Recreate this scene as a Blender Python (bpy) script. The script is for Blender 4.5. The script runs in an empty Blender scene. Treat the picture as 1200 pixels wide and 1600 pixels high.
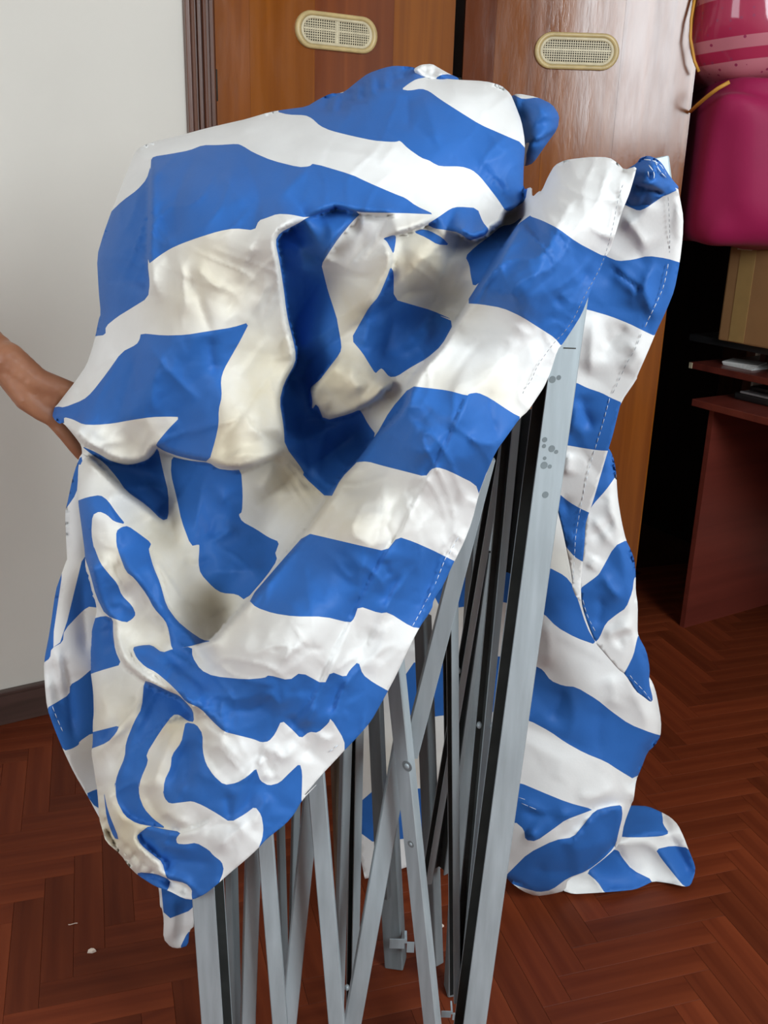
import bpy, bmesh, math, random
import numpy as np
from mathutils import Vector, Matrix
from mathutils.geometry import delaunay_2d_cdt

random.seed(7)
rng = np.random.default_rng(11)
SC = bpy.context.scene
COL = SC.collection

# ------------------------------------------------------------------ camera
FPX, CX, CY = 1500.0, 600.0, 800.0           # focal length and centre in photo pixels (1200 x 1600)
CAM = Vector((0, 0, 1.35))
_d = Vector(((477 - CX) / FPX, -(5200 - CY) / FPX, -1)).normalized()   # where plumb lines meet
_u = -_d
_y = (Vector((0, 0, -1)) - _u * _u.dot(Vector((0, 0, -1)))).normalized()
_x = _y.cross(_u)
ROT = Matrix((_x, _y, _u))
cam_data = bpy.data.cameras.new('camera')
cam = bpy.data.objects.new('camera', cam_data)
COL.objects.link(cam)
cam.matrix_world = Matrix.Translation(CAM) @ ROT.to_4x4()
cam_data.sensor_fit = 'VERTICAL'
cam_data.sensor_height = 36.0
cam_data.lens = 36.0 * FPX / 1600.0
cam_data.clip_start = 0.05
SC.camera = cam

# ------------------------------------------------------------------ light and exposure
SC.view_settings.view_transform = 'Standard'
SC.view_settings.look = 'None'
SC.view_settings.gamma = 1.0
SC.view_settings.use_curve_mapping = False
SC.view_settings.exposure = 0.0
world = bpy.data.worlds.new('world')
SC.world = world
world.use_nodes = True
world.node_tree.nodes['Background'].inputs[0].default_value = (0.80, 0.88, 1.0, 1)
world.node_tree.nodes['Background'].inputs[1].default_value = 0.35

def area_light(name, loc, target, sx, sy, power, color):
    l = bpy.data.lights.new(name, 'AREA')
    l.shape = 'RECTANGLE'; l.size = sx; l.size_y = sy; l.energy = power; l.color = color
    o = bpy.data.objects.new(name, l); COL.objects.link(o)
    o.location = loc
    o.rotation_euler = (Vector(target) - Vector(loc)).to_track_quat('-Z', 'Y').to_euler()
    return o
WINDOW_LIGHT = area_light('window_daylight', (1.9, -0.7, 2.2), (0.35, 1.5, 0.9), 1.1, 1.2, 90, (0.86, 0.95, 1.0))
LEFT_LIGHT = area_light('left_window_daylight', (-1.95, -0.72, 1.6), (-0.3, 2.0, 0.8), 1.0, 1.3, 34, (0.86, 0.94, 1.0))

# ------------------------------------------------------------------ pixel -> place
def ray(px, py):
    return ROT @ Vector(((px - CX) / FPX, -(py - CY) / FPX, -1))
def at(px, py, Y):
    v = ray(px, py); return CAM + v * (Y / v.y)
def on_floor(px, py, z=0.0):
    v = ray(px, py); return CAM + v * ((z - CAM.z) / v.z)
_RN = np.array(ROT)
def at_np(p, Y):
    v = np.stack([(p[:, 0] - CX) / FPX, -(p[:, 1] - CY) / FPX, -np.ones(len(p))], 1) @ _RN.T
    return np.array(CAM) + v * (Y / v[:, 1])[:, None]

# ------------------------------------------------------------------ object helpers
def link(o, parent=None):
    COL.objects.link(o)
    if parent is not None: o.parent = parent
    return o
def tag(o, label=None, cat=None, group=None, kind=None):
    if label: o['label'] = label
    if cat: o['category'] = cat
    if group: o['group'] = group
    if kind: o['kind'] = kind
    return o
def empty(name, loc=(0, 0, 0), rz=0.0):
    o = bpy.data.objects.new(name, None); o.empty_display_size = 0.1
    COL.objects.link(o); o.location = loc; o.rotation_euler = (0, 0, rz)
    return o
def world_child(o, parent):
    """parent o (built in world coordinates) under a moved Empty without shifting it"""
    bpy.context.view_layer.update()
    o.parent = parent
    o.matrix_parent_inverse = parent.matrix_world.inverted()
    return o
def mesh_obj(name, verts, faces, mat, parent=None, smooth=False, mat_idx=None):
    me = bpy.data.meshes.new(name)
    me.from_pydata([tuple(v) for v in verts], [], [tuple(f) for f in faces])
    mats = mat if isinstance(mat, (list, tuple)) else [mat]
    for m in mats: me.materials.append(m)
    if mat_idx is not None: me.polygons.foreach_set('material_index', np.asarray(mat_idx, dtype=np.int32))
    if smooth: me.polygons.foreach_set('use_smooth', np.ones(len(me.polygons), dtype=bool))
    me.update()
    return link(bpy.data.objects.new(name, me), parent)
def bm_obj(name, bm, mat, parent=None, smooth=False):
    me = bpy.data.meshes.new(name); bm.normal_update(); bm.to_mesh(me); bm.free()
    me.materials.append(mat)
    if smooth:
        for p in me.polygons: p.use_smooth = True
    return link(bpy.data.objects.new(name, me), parent)
def box_bm(bm, lo, hi, M=None, bevel=0.0):
    lo, hi = Vector(lo), Vector(hi)
    r = bmesh.ops.create_cube(bm, size=1.0)
    vs = r['verts']
    for v in vs:
        v.co = Vector([(lo[i] + hi[i]) / 2 + v.co[i] * (hi[i] - lo[i]) for i in range(3)])
    if bevel > 0:
        es = list({e for v in vs for e in v.link_edges})
        r2 = bmesh.ops.bevel(bm, geom=es, offset=bevel, segments=2, profile=0.6, affect='EDGES')
        vs = list({v for f in r2['faces'] for v in f.verts} | {v for v in vs if v.is_valid})
    if M is not None:
        for v in vs: v.co = M @ v.co
    return bm
def box(name, lo, hi, mat, parent=None, M=None, bevel=0.0):
    bm = bmesh.new(); box_bm(bm, lo, hi, M, bevel)
    return bm_obj(name, bm, mat, parent)
def tube(name, pts, rad, mat, parent=None, n=8, closed=False):
    bm = bmesh.new(); tube_bm(bm, pts, rad, n, closed)
    return bm_obj(name, bm, mat, parent, True)
def tube_bm(bm, pts, rad, n=8, closed=False):
    pts = [Vector(p) for p in pts]; rings = []
    for i, p in enumerate(pts):
        a = pts[i - 1] if (i > 0 or closed) else p
        b = pts[(i + 1) % len(pts)] if (i < len(pts) - 1 or closed) else p
        t = (b - a).normalized()
        s = t.cross(Vector((0.13, 0.31, 0.94))).normalized(); q = t.cross(s)
        r = rad[i] if isinstance(rad, (list, tuple)) else rad
        rings.append([bm.verts.new(p + (s * math.cos(2 * math.pi * k / n) + q * math.sin(2 * math.pi * k / n)) * r) for k in range(n)])
    m = len(rings)
    for i in range(m if closed else m - 1):
        A, B = rings[i], rings[(i + 1) % m]
        for k in range(n):
            bm.faces.new((A[k], A[(k + 1) % n], B[(k + 1) % n], B[k]))
    if not closed:
        bm.faces.new(rings[0][::-1]); bm.faces.new(rings[-1])

# ------------------------------------------------------------------ materials
def new_mat(name):
    m = bpy.data.materials.new(name); m.use_nodes = True
    nt = m.node_tree; b = nt.nodes['Principled BSDF']
    return m, nt, b
def N(nt, t, **kw):
    n = nt.nodes.new(t)
    for k, v in kw.items():
        if k in n.inputs: n.inputs[k].default_value = v
        else: setattr(n, k, v)
    return n
def c4(c): return (c[0], c[1], c[2], 1)
def simple(name, col, rough=0.5, metal=0.0, var=0.12, scale=20.0, stretch=(1, 1, 1), bump=0.0, coat=0.0, spec=0.5):
    m, nt, b = new_mat(name)
    tc = N(nt, 'ShaderNodeTexCoord'); mp = N(nt, 'ShaderNodeMapping'); mp.inputs['Scale'].default_value = stretch
    nt.links.new(tc.outputs['Object'], mp.inputs['Vector'])
    nz = N(nt, 'ShaderNodeTexNoise'); nz.inputs['Scale'].default_value = scale; nz.inputs['Detail'].default_value = 5
    nt.links.new(mp.outputs['Vector'], nz.inputs['Vector'])
    rp = N(nt, 'ShaderNodeValToRGB')
    rp.color_ramp.elements[0].position = 0.3; rp.color_ramp.elements[1].position = 0.7
    rp.color_ramp.elements[0].color = c4([x * (1 - var) for x in col]); rp.color_ramp.elements[1].color = c4([min(1, x * (1 + var)) for x in col])
    nt.links.new(nz.outputs['Fac'], rp.inputs['Fac']); nt.links.new(rp.outputs['Color'], b.inputs['Base Color'])
    b.inputs['Roughness'].default_value = rough; b.inputs['Metallic'].default_value = metal
    b.inputs['Specular IOR Level'].default_value = spec
    b.inputs['Coat Weight'].default_value = coat; b.inputs['Coat Roughness'].default_value = 0.15
    if bump > 0:
        bp = N(nt, 'ShaderNodeBump'); bp.inputs['Strength'].default_value = bump; bp.inputs['Distance'].default_value = 0.002
        nt.links.new(nz.outputs['Fac'], bp.inputs['Height']); nt.links.new(bp.outputs['Normal'], b.inputs['Normal'])
    return m
def fabric(name, col, stain_shade_col=None, rough=0.55, sheen=0.02):
    m, nt, b = new_mat(name)
    tc = N(nt, 'ShaderNodeTexCoord')
    nz = N(nt, 'ShaderNodeTexNoise'); nz.inputs['Scale'].default_value = 9; nz.inputs['Detail'].default_value = 6
    nt.links.new(tc.outputs['Object'], nz.inputs['Vector'])
    rp = N(nt, 'ShaderNodeValToRGB')
    rp.color_ramp.elements[0].position = 0.3; rp.color_ramp.elements[1].position = 0.75
    rp.color_ramp.elements[0].color = c4([x * 0.93 for x in col]); rp.color_ramp.elements[1].color = c4([min(1, x * 1.04) for x in col])
    nt.links.new(nz.outputs['Fac'], rp.inputs['Fac'])
    out = rp.outputs['Color']
    if stain_shade_col:
        at_ = N(nt, 'ShaderNodeAttribute', attribute_name='stain_shade')  # cream staining together with painted dimming of the inner cloth
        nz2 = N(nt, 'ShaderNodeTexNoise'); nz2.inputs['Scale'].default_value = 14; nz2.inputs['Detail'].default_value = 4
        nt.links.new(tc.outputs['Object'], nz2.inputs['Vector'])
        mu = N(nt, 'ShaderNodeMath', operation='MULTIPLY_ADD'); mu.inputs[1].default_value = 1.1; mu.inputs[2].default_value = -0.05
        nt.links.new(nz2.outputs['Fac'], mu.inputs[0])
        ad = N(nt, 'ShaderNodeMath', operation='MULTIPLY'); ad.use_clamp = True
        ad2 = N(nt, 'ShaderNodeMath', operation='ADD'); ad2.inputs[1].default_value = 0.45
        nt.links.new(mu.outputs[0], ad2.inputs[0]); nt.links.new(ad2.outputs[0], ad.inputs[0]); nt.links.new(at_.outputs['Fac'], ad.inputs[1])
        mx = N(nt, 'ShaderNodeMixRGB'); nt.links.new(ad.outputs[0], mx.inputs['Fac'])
        nt.links.new(out, mx.inputs['Color1']); mx.inputs['Color2'].default_value = c4(stain_shade_col)
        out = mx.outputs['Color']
    nt.links.new(out, b.inputs['Base Color'])
    b.inputs['Roughness'].default_value = rough
    b.inputs['Specular IOR Level'].default_value = 0.22
    b.inputs['Sheen Weight'].default_value = sheen; b.inputs['Sheen Roughness'].default_value = 0.5
    fz = N(nt, 'ShaderNodeTexNoise'); fz.inputs['Scale'].default_value = 260; fz.inputs['Detail'].default_value = 2
    nt.links.new(tc.outputs['Object'], fz.inputs['Vector'])
    bp = N(nt, 'ShaderNodeBump'); bp.inputs['Strength'].default_value = 0.12; bp.inputs['Distance'].default_value = 0.001
    nt.links.new(fz.outputs['Fac'], bp.inputs['Height']); nt.links.new(bp.outputs['Normal'], b.inputs['Normal'])
    return m
def wood(name, c1, c2, rough=0.35, along=2, scale=6.0, coat=0.3, coat_rough=0.2, contrast=(0.3, 0.7), bump=0.05, seed=0.0, spec=0.5):
    """grain stretched along one object axis, brown streaks between c1 and c2"""
    m, nt, b = new_mat(name)
    tc = N(nt, 'ShaderNodeTexCoord'); mp = N(nt, 'ShaderNodeMapping')
    s = [scale * 3.2] * 3; s[along] = scale * 0.14
    mp.inputs['Scale'].default_value = s; mp.inputs['Location'].default_value = (seed, seed * 1.7, seed * 0.3)
    nt.links.new(tc.outputs['Object'], mp.inputs['Vector'])
    nz = N(nt, 'ShaderNodeTexNoise'); nz.inputs['Scale'].default_value = 1.6; nz.inputs['Detail'].default_value = 8; nz.inputs['Distortion'].default_value = 0.6
    nt.links.new(mp.outputs['Vector'], nz.inputs['Vector'])
    oi = N(nt, 'ShaderNodeObjectInfo')
    rp = N(nt, 'ShaderNodeValToRGB')
    rp.color_ramp.elements[0].position, rp.color_ramp.elements[1].position = contrast
    rp.color_ramp.elements[0].color = c4(c1); rp.color_ramp.elements[1].color = c4(c2)
    nt.links.new(nz.outputs['Fac'], rp.inputs['Fac'])
    hs = N(nt, 'ShaderNodeHueSaturation')
    mr = N(nt, 'ShaderNodeMapRange'); mr.inputs['To Min'].default_value = 0.78; mr.inputs['To Max'].default_value = 1.22
    nt.links.new(oi.outputs['Random'], mr.inputs['Value']); nt.links.new(mr.outputs['Result'], hs.inputs['Value'])
    nt.links.new(rp.outputs['Color'], hs.inputs['Color']); nt.links.new(hs.outputs['Color'], b.inputs['Base Color'])
    b.inputs['Roughness'].default_value = rough; b.inputs['Specular IOR Level'].default_value = spec
    b.inputs['Coat Weight'].default_value = coat; b.inputs['Coat Roughness'].default_value = coat_rough
    bp = N(nt, 'ShaderNodeBump'); bp.inputs['Strength'].default_value = bump; bp.inputs['Distance'].default_value = 0.002
    nt.links.new(nz.outputs['Fac'], bp.inputs['Height']); nt.links.new(bp.outputs['Normal'], b.inputs['Normal'])
    return m
M_WALL = simple('wall_paint', (0.70, 0.665, 0.60), 0.7, var=0.03, scale=3, bump=0.03)
M_CEIL = simple('ceiling_paint', (0.72, 0.71, 0.69), 0.8, var=0.02)
M_BASE = wood('baseboard_wood', (0.05, 0.028, 0.022), (0.10, 0.055, 0.045), 0.45, 0, 5)
M_FLOOR = wood('parquet_wood', (0.085, 0.014, 0.005), (0.165, 0.034, 0.011), 0.45, 0, 6, coat=0.0, spec=0.14)
M_SUBFLOOR = simple('parquet_joint', (0.045, 0.012, 0.006), 0.8, spec=0.1)
def door_wood(nm, c1, c2, seed):
    m = wood(nm, c1, c2, 0.30, 2, 5, seed=seed, coat=0.0, spec=0.42)
    nt = m.node_tree; b = nt.nodes['Principled BSDF']                 # old varnish: uneven, slightly wavy
    tc = N(nt, 'ShaderNodeTexCoord'); mp = N(nt, 'ShaderNodeMapping'); mp.inputs['Scale'].default_value = (9, 9, 2.2)
    nt.links.new(tc.outputs['Object'], mp.inputs['Vector'])
    nz = N(nt, 'ShaderNodeTexNoise'); nz.inputs['Scale'].default_value = 1.5; nz.inputs['Detail'].default_value = 6; nz.inputs['Roughness'].default_value = .65
    nt.links.new(mp.outputs['Vector'], nz.inputs['Vector'])
    mr = N(nt, 'ShaderNodeMapRange'); mr.inputs['From Min'].default_value = .35; mr.inputs['From Max'].default_value = .65
    mr.inputs['To Min'].default_value = .10; mr.inputs['To Max'].default_value = .23
    nt.links.new(nz.outputs['Fac'], mr.inputs['Value']); nt.links.new(mr.outputs['Result'], b.inputs['Roughness'])
    bp = N(nt, 'ShaderNodeBump'); bp.inputs['Strength'].default_value = .07; bp.inputs['Distance'].default_value = .01
    nt.links.new(nz.outputs['Fac'], bp.inputs['Height']); nt.links.new(bp.outputs['Normal'], b.inputs['Normal'])
    return m
M_DOOR_A = door_wood('door_veneer_orange', (0.22, 0.056, 0.004), (0.35, 0.102, 0.007), 3)
M_DOOR_B = door_wood('door_veneer_red', (0.115, 0.024, 0.005), (0.19, 0.045, 0.009), 8)
M_DOOR_C = door_wood('door_veneer_brown', (0.16, 0.042, 0.007), (0.25, 0.072, 0.011), 14)
M_TRIM = wood('door_frame_wood', (0.075, 0.020, 0.008), (0.135, 0.040, 0.014), 0.28, 2, 8, coat=0.6, coat_rough=0.12)
M_DARKWOOD = wood('wardrobe_inside', (0.02, 0.008, 0.005), (0.035, 0.013, 0.008), 0.6, 2, 5, coat=0)
M_DESK = wood('desk_laminate', (0.10, 0.018, 0.012), (0.15, 0.028, 0.018), 0.35, 0, 4, coat=0.15)
M_VENTF = simple('vent_brass_plastic', (0.56, 0.42, 0.19), 0.35, var=0.15, scale=30)
M_VENTI = simple('vent_cream_plastic', (0.62, 0.54, 0.36), 0.45, var=0.12, scale=40)
M_BLACK = simple('black_plastic', (0.012, 0.012, 0.013), 0.4, var=0.1)
M_SILVER = simple('silver_plastic', (0.30, 0.30, 0.31), 0.35, var=0.1)
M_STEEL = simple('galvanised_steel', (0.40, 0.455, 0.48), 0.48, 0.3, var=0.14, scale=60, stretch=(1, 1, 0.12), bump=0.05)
M_STEELD = simple('dark_steel', (0.20, 0.225, 0.235), 0.55, 0.3, var=0.2, scale=60, stretch=(1, 1, 0.12))  # darker grey steel for rear legs, some bars, washers and truss
M_INNER_SHADE = simple('tube_inside_shade', (0.045, 0.05, 0.048), 0.7, 0.0, var=0.2, scale=30)  # near-black: the shade inside the open channels is put into the colour
M_BROWN_REFL = simple('brown_reflection_steel', (0.26, 0.20, 0.14), 0.55, 0.4, var=0.25, scale=30, stretch=(1, 1, 0.2))  # brownish reflection on one rear bar, painted as its base colour
M_MARK = simple('leg_mark', (0.17, 0.20, 0.21), 0.6, 0.0)
M_SLOT = simple('dark_slot', (0.03, 0.028, 0.022), 0.8)
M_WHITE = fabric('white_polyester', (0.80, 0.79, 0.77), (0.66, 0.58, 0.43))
M_BLUE = fabric('blue_polyester', (0.028, 0.135, 0.44))
M_THREAD_W = simple('white_thread', (0.72, 0.78, 0.85), 0.7)
M_THREAD_D = simple('grey_thread', (0.30, 0.31, 0.33), 0.7)
M_CARD = simple('cardboard', (0.33, 0.17, 0.065), 0.8, var=0.08, scale=8, bump=0.05)
M_TAPE = simple('packing_tape', (0.40, 0.25, 0.09), 0.4, var=0.06)
M_MAGENTA = fabric('magenta_cloth', (0.33, 0.012, 0.075), sheen=0.05)
M_YPIPE = simple('yellow_piping', (0.62, 0.30, 0.04), 0.6)
M_SCRAP = simple('paper_scrap', (0.75, 0.62, 0.52), 0.8)

# ------------------------------------------------------------------ the room: local x along the back wall, local y into it, z up
P0 = on_floor(0, 1130)
_P1 = on_floor(66, 1111)
ANG = math.radians(31.0)
ROOM = Matrix.Translation(P0) @ Matrix.Rotation(ANG, 4, 'Z')
ROOMI = ROOM.inverted()
def on_wall(px, py, y=0.0, frame=None):
    """local point of a frame where the pixel's ray meets the frame's plane local y = y"""
    Mi = ROOMI if frame is None else frame.inverted()
    o = Mi @ CAM; d = Mi.to_3x3() @ ray(px, py)
    return o + d * ((y - o.y) / d.y)
U_FR0 = on_wall(287, 60).x                    # door frame, left edge
U_FR1 = on_wall(332, 60).x
U_D0 = on_wall(337, 60).x
U_D1 = on_wall(711, 60).x
U_H = on_wall(715, 60).x                      # hinge line of the open door
UL, UR, WF, ZC = -2.4, 2.75, -4.05, 2.75       # left wall, right wall, front wall, ceiling
U_CL = UR - 0.06                             # right end of the wardrobe opening
Z_W = 2.45

def struct(o): o['kind'] = 'structure'; return o
fl = struct(box('floor', (UL, WF, -0.06), (UR, 0.7, -0.006), M_SUBFLOOR)); fl.matrix_world = ROOM
o = struct(box('ceiling', (UL - .1, WF - .1, ZC), (UR + .1, 0.75, ZC + 0.1), M_CEIL)); o.matrix_world = ROOM
def wall_from(name, boxes):
    bm = bmesh.new()
    for lo, hi in boxes: box_bm(bm, lo, hi)
    o = struct(bm_obj(name, bm, M_WALL)); o.matrix_world = ROOM; return o
wall_from('wall_back', [((UL, 0, 0), (U_FR0 + .01, 0.12, ZC)), ((U_FR0 + .01, 0, Z_W + .05), (U_CL + .05, 0.12, ZC)), ((U_CL + .05, 0, 0), (UR, 0.12, ZC))])
LLOC = ROOMI @ LEFT_LIGHT.location
lv0, lv1 = LLOC.y - 0.6, LLOC.y + 0.6
wall_from('wall_left', [((UL - .1, WF, 0), (UL, lv0, ZC)), ((UL - .1, lv1, 0), (UL, 0.12, ZC)), ((UL - .1, lv0, 0), (UL, lv1, 0.85)), ((UL - .1, lv0, 2.35), (UL, lv1, ZC))])
lw = empty('window_2'); lw.matrix_world = ROOM; struct(lw)
for lo, hi in (((UL - .08, lv0, .85), (UL - .03, lv0 + .05, 2.35)), ((UL - .08, lv1 - .05, .85), (UL - .03, lv1, 2.35)), ((UL - .08, lv0 + .05, .85), (UL - .03, lv1 - .05, .9)), ((UL - .08, lv0 + .05, 2.3), (UL - .03, lv1 - .05, 2.35))):
    box('window_frame', lo, hi, M_CEIL, lw)
wall_from('wall_right', [((UR, WF, 0), (UR + .1, 0.12, ZC))])
# front wall behind the camera with the window opening
WLOC = ROOMI @ WINDOW_LIGHT.location
wu0, wu1, wz0, wz1 = WLOC.x - 0.75, WLOC.x + 0.75, 1.05, 2.65
wall_from('wall_front', [((UL, WF - .1, 0), (wu0, WF, ZC)), ((wu1, WF - .1, 0), (UR, WF, ZC)), ((wu0, WF - .1, 0), (wu1, WF, wz0)), ((wu0, WF - .1, wz1), (wu1, WF, ZC))])
wn = empty('window_1'); wn.matrix_world = ROOM; struct(wn)
for lo, hi in (((wu0, WF - .08, wz0), (wu0 + .05, WF - .02, wz1)), ((wu1 - .05, WF - .08, wz0), (wu1, WF - .02, wz1)),
               ((wu0 + .05, WF - .08, wz0), (wu1 - .05, WF - .02, wz0 + .05)), ((wu0 + .05, WF - .08, wz1 - .05), (wu1 - .05, WF - .02, wz1)),
               ((WLOC.x - .03, WF - .08, wz0 + .05), (WLOC.x + .03, WF - .02, wz1 - .05))):
    box('window_frame', lo, hi, M_CEIL, wn)
# baseboard
zb = on_wall(33, 1070).z
bb = empty('baseboard_back'); bb.matrix_world = ROOM; struct(bb)
box('board', (UL, -0.014, 0), (U_FR0, -0.0005, zb - 0.012), M_BASE, bb, bevel=0.002)
box('cap', (UL, -0.019, zb - 0.0118), (U_FR0, -0.0005, zb), M_BASE, bb, bevel=0.003)
# door frame trim with mouldings
tr = empty('trim_1'); tr.matrix_world = ROOM; struct(tr)
fw = U_FR1 - U_FR0
box('casing', (U_FR0, -0.016, 0), (U_FR1, 0.11, Z_W), M_TRIM, tr, bevel=0.002)
for a, b, p in ((0.16, 0.27, 0.026), (0.36, 0.43, 0.023), (0.54, 0.66, 0.028), (0.8, 0.98, 0.019)):
    box('moulding', (U_FR0 + fw * a, -p, 0), (U_FR0 + fw * b, -0.0158, Z_W), M_TRIM, tr, bevel=0.004)
box('head_casing', (U_FR1 + .0005, -0.016, Z_W), (U_CL + .05, 0.11, Z_W + .06), M_TRIM, tr, bevel=0.002)
box('side_casing', (U_CL, 0.0, 0), (U_CL + .05, 0.11, Z_W), M_TRIM, tr, bevel=0.002)
# the dark inside of the wardrobe
wi = empty('trim_2'); wi.matrix_world = ROOM; struct(wi)
box('wardrobe_back', (U_FR1, 0.62, 0), (U_CL + .05, 0.64, Z_W + .06), M_DARKWOOD, wi)
box('wardrobe_side', (U_CL + .001, 0.125, 0), (U_CL + .05, 0.6195, Z_W), M_DARKWOOD, wi)
box('wardrobe_side', (U_FR0, 0.125, 0), (U_FR0 + .02, 0.6195, Z_W), M_DARKWOOD, wi)
box('wardrobe_top', (U_FR0, 0.125, Z_W + .0005), (U_CL + .05, 0.6195, Z_W + .02), M_DARKWOOD, wi)

# ---- parquet: herringbone planks, the nearest 300 one by one
PW, PL = 0.056, 0.280
plank_mesh = {}
def plank_me(gap=0.00025):
    bm = bmesh.new(); box_bm(bm, (-PL / 2 + gap, -PW / 2 + gap, -0.006), (PL / 2 - gap, PW / 2 - gap, 0.0))
    top = [e for e in bm.edges if all(v.co.z > -0.001 for v in e.verts)]
    bmesh.ops.bevel(bm, geom=top, offset=0.0003, segments=1, affect='EDGES')
    me = bpy.data.meshes.new('parquet_plank'); bm.normal_update(); bm.to_mesh(me); bm.free(); me.materials.append(M_FLOOR); return me
pm = plank_me()
camR = ROOMI @ CAM
spots = []
TH = math.radians(-14)                         # the pattern lies a little askew to the back wall
for i in range(-60, 60):
    for j in range(-16, 17):
        # classic herringbone lattice: pairs of one lengthwise and one crosswise plank
        bx = i * PW + j * PL; by = i * PW - j * PL
        for k in (0, 1):
            cx, cy = (bx + PL / 2, by + PW / 2) if k == 0 else (bx + PW / 2, by + PW + PL / 2)
            X = cx * math.cos(TH) - cy * math.sin(TH) + 0.3; Y = cx * math.sin(TH) + cy * math.cos(TH) - 1.2
            spots.append((X, Y, TH + (0 if k == 0 else math.pi / 2)))
def seen(X, Y):
    p = ROT.transposed() @ (ROOM @ Vector((X, Y, 0)) - CAM)
    if p.z > -0.1: return 9
    px, py = CX + FPX * p.x / -p.z, CY - FPX * p.y / -p.z
    return 0 if (-60 < px < 1260 and py < 1680) else 5
inside = [s for s in spots if UL + .02 < s[0] < UR - .02 and WF + .02 < s[1] < -0.02]
inside.sort(key=lambda s: (seen(s[0], s[1]) + (Vector((s[0], s[1])) - Vector((camR.x, camR.y))).length))
mass = []
for k, (X, Y, a) in enumerate(inside):
    M = Matrix.Translation((X, Y, 0)) @ Matrix.Rotation(a, 4, 'Z')
    if k < 300:
        o = bpy.data.objects.new('parquet_plank', pm); COL.objects.link(o); o.parent = fl; o.matrix_local = M
    else: mass.append(M)
vs, fs = [], []
for M in mass:
    b0 = len(vs); vs += [M @ v.co for v in pm.vertices]; fs += [[b0 + i for i in p.vertices] for p in pm.polygons]
if mass:
    o = mesh_obj('parquet', vs, fs, M_FLOOR, fl); o['kind'] = 'stuff'

# ---- the wardrobe's doors
def vent(parent, cx, cz, hw, hh, y0, two_cells):
    """stadium-shaped ventilation grille; parent's local x right, y into the door, z up"""
    def stadium(hw_, hh_, n=14):
        r = hh_; L = hw_ - r; pts = []
        for k in range(n + 1):
            a = -math.pi / 2 + math.pi * k / n; pts.append((L + r * math.cos(a), r * math.sin(a)))
        for k in range(n + 1):
            a = math.pi / 2 + math.pi * k / n; pts.append((-L + r * math.cos(a), r * math.sin(a)))
        return pts
    def ring(name, sections, mat, par):
        vs, fs = [], []
        m = len(stadium(1, .5))
        for (w_, h_, y) in sections:
            vs += [(cx + a, y0 + y, cz + b) for a, b in stadium(w_, h_)]
        for s in range(len(sections) - 1):
            for k in range(m):
                fs.append((s * m + k, s * m + (k + 1) % m, (s + 1) * m + (k + 1) % m, (s + 1) * m + k))
        return mesh_obj(name, vs, fs, mat, par, True)
    fr = ring('vent', [(hw, hh, 0.0), (hw, hh, -0.006), (hw * .985, hh * .965, -0.010), (hw * .90, hh * .79, -0.010), (hw * .88, hh * .75, -0.006), (hw * .88, hh * .75, -0.0008)], M_VENTF, parent)
    ring('inner_rim', [(hw * .88, hh * .75, -0.001), (hw * .88, hh * .75, -0.0065), (hw * .855, hh * .70, -0.008), (hw * .815, hh * .60, -0.008), (hw * .80, hh * .57, -0.004), (hw * .80, hh * .57, -0.0008)], M_VENTI, fr)
    iw, ih = hw * .81, hh * .59
    vs = [(cx + a, y0 - 0.0012, cz + b) for a, b in stadium(iw, ih)]
    mesh_obj('opening', vs, [list(range(len(vs)))[::-1]], M_SLOT, fr)
    bm = bmesh.new()
    nx, nz = 30, 9
    for k in range(1, nx):
        x = -iw + 2 * iw * k / nx
        d = abs(x) - (iw - ih); h = ih if d <= 0 else math.sqrt(max(0, ih * ih - d * d))
        wd = iw * .0115 if not (two_cells and k == nx // 2) else iw * .045
        box_bm(bm, (cx + x - wd, y0 - 0.0055, cz - h), (cx + x + wd, y0 - 0.003, cz + h))
    for k in range(1, nz):
        z = -ih + 2 * ih * k / nz
        l = (iw - ih) + math.sqrt(max(0, ih * ih - z * z))
        hgt = ih * .042 if k != 5 else ih * .10
        box_bm(bm, (cx - l, y0 - 0.0052, cz + z - hgt), (cx + l, y0 - 0.0032, cz + z + hgt))
    bm_obj('lattice', bm, M_VENTI, fr)
    return fr
# left door, closed, lies in the wall plane
d1 = empty('door_1'); d1.matrix_world = ROOM; struct(d1)
cuts = [U_D0] + [on_wall(x, 60).x for x in (391, 493, 616)] + [U_D1]
for k, m in enumerate((M_DOOR_C, M_DOOR_A, M_DOOR_B, M_DOOR_A)):
    box('veneer_panel', (cuts[k] + .0002, 0.004, 0.02), (cuts[k + 1] - .0002, 0.034, Z_W - .01), m, d1)
c = on_wall(525.5, 51, 0.004); e0, e1 = on_wall(463, 44, 0.004), on_wall(590, 62, 0.004)
vh = abs(on_wall(525, 22, 0.004).z - on_wall(525, 81, 0.004).z) / 2
vent(d1, c.x, c.z, (e1.x - e0.x) / 2, vh, 0.004, True)
for zz in (2.1, 1.53, 0.4):
    tube('hinge', [(U_D0 - .004, -0.001, zz), (U_D0 - .004, -0.001, zz + .07)], 0.005, M_SLOT, d1)
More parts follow.
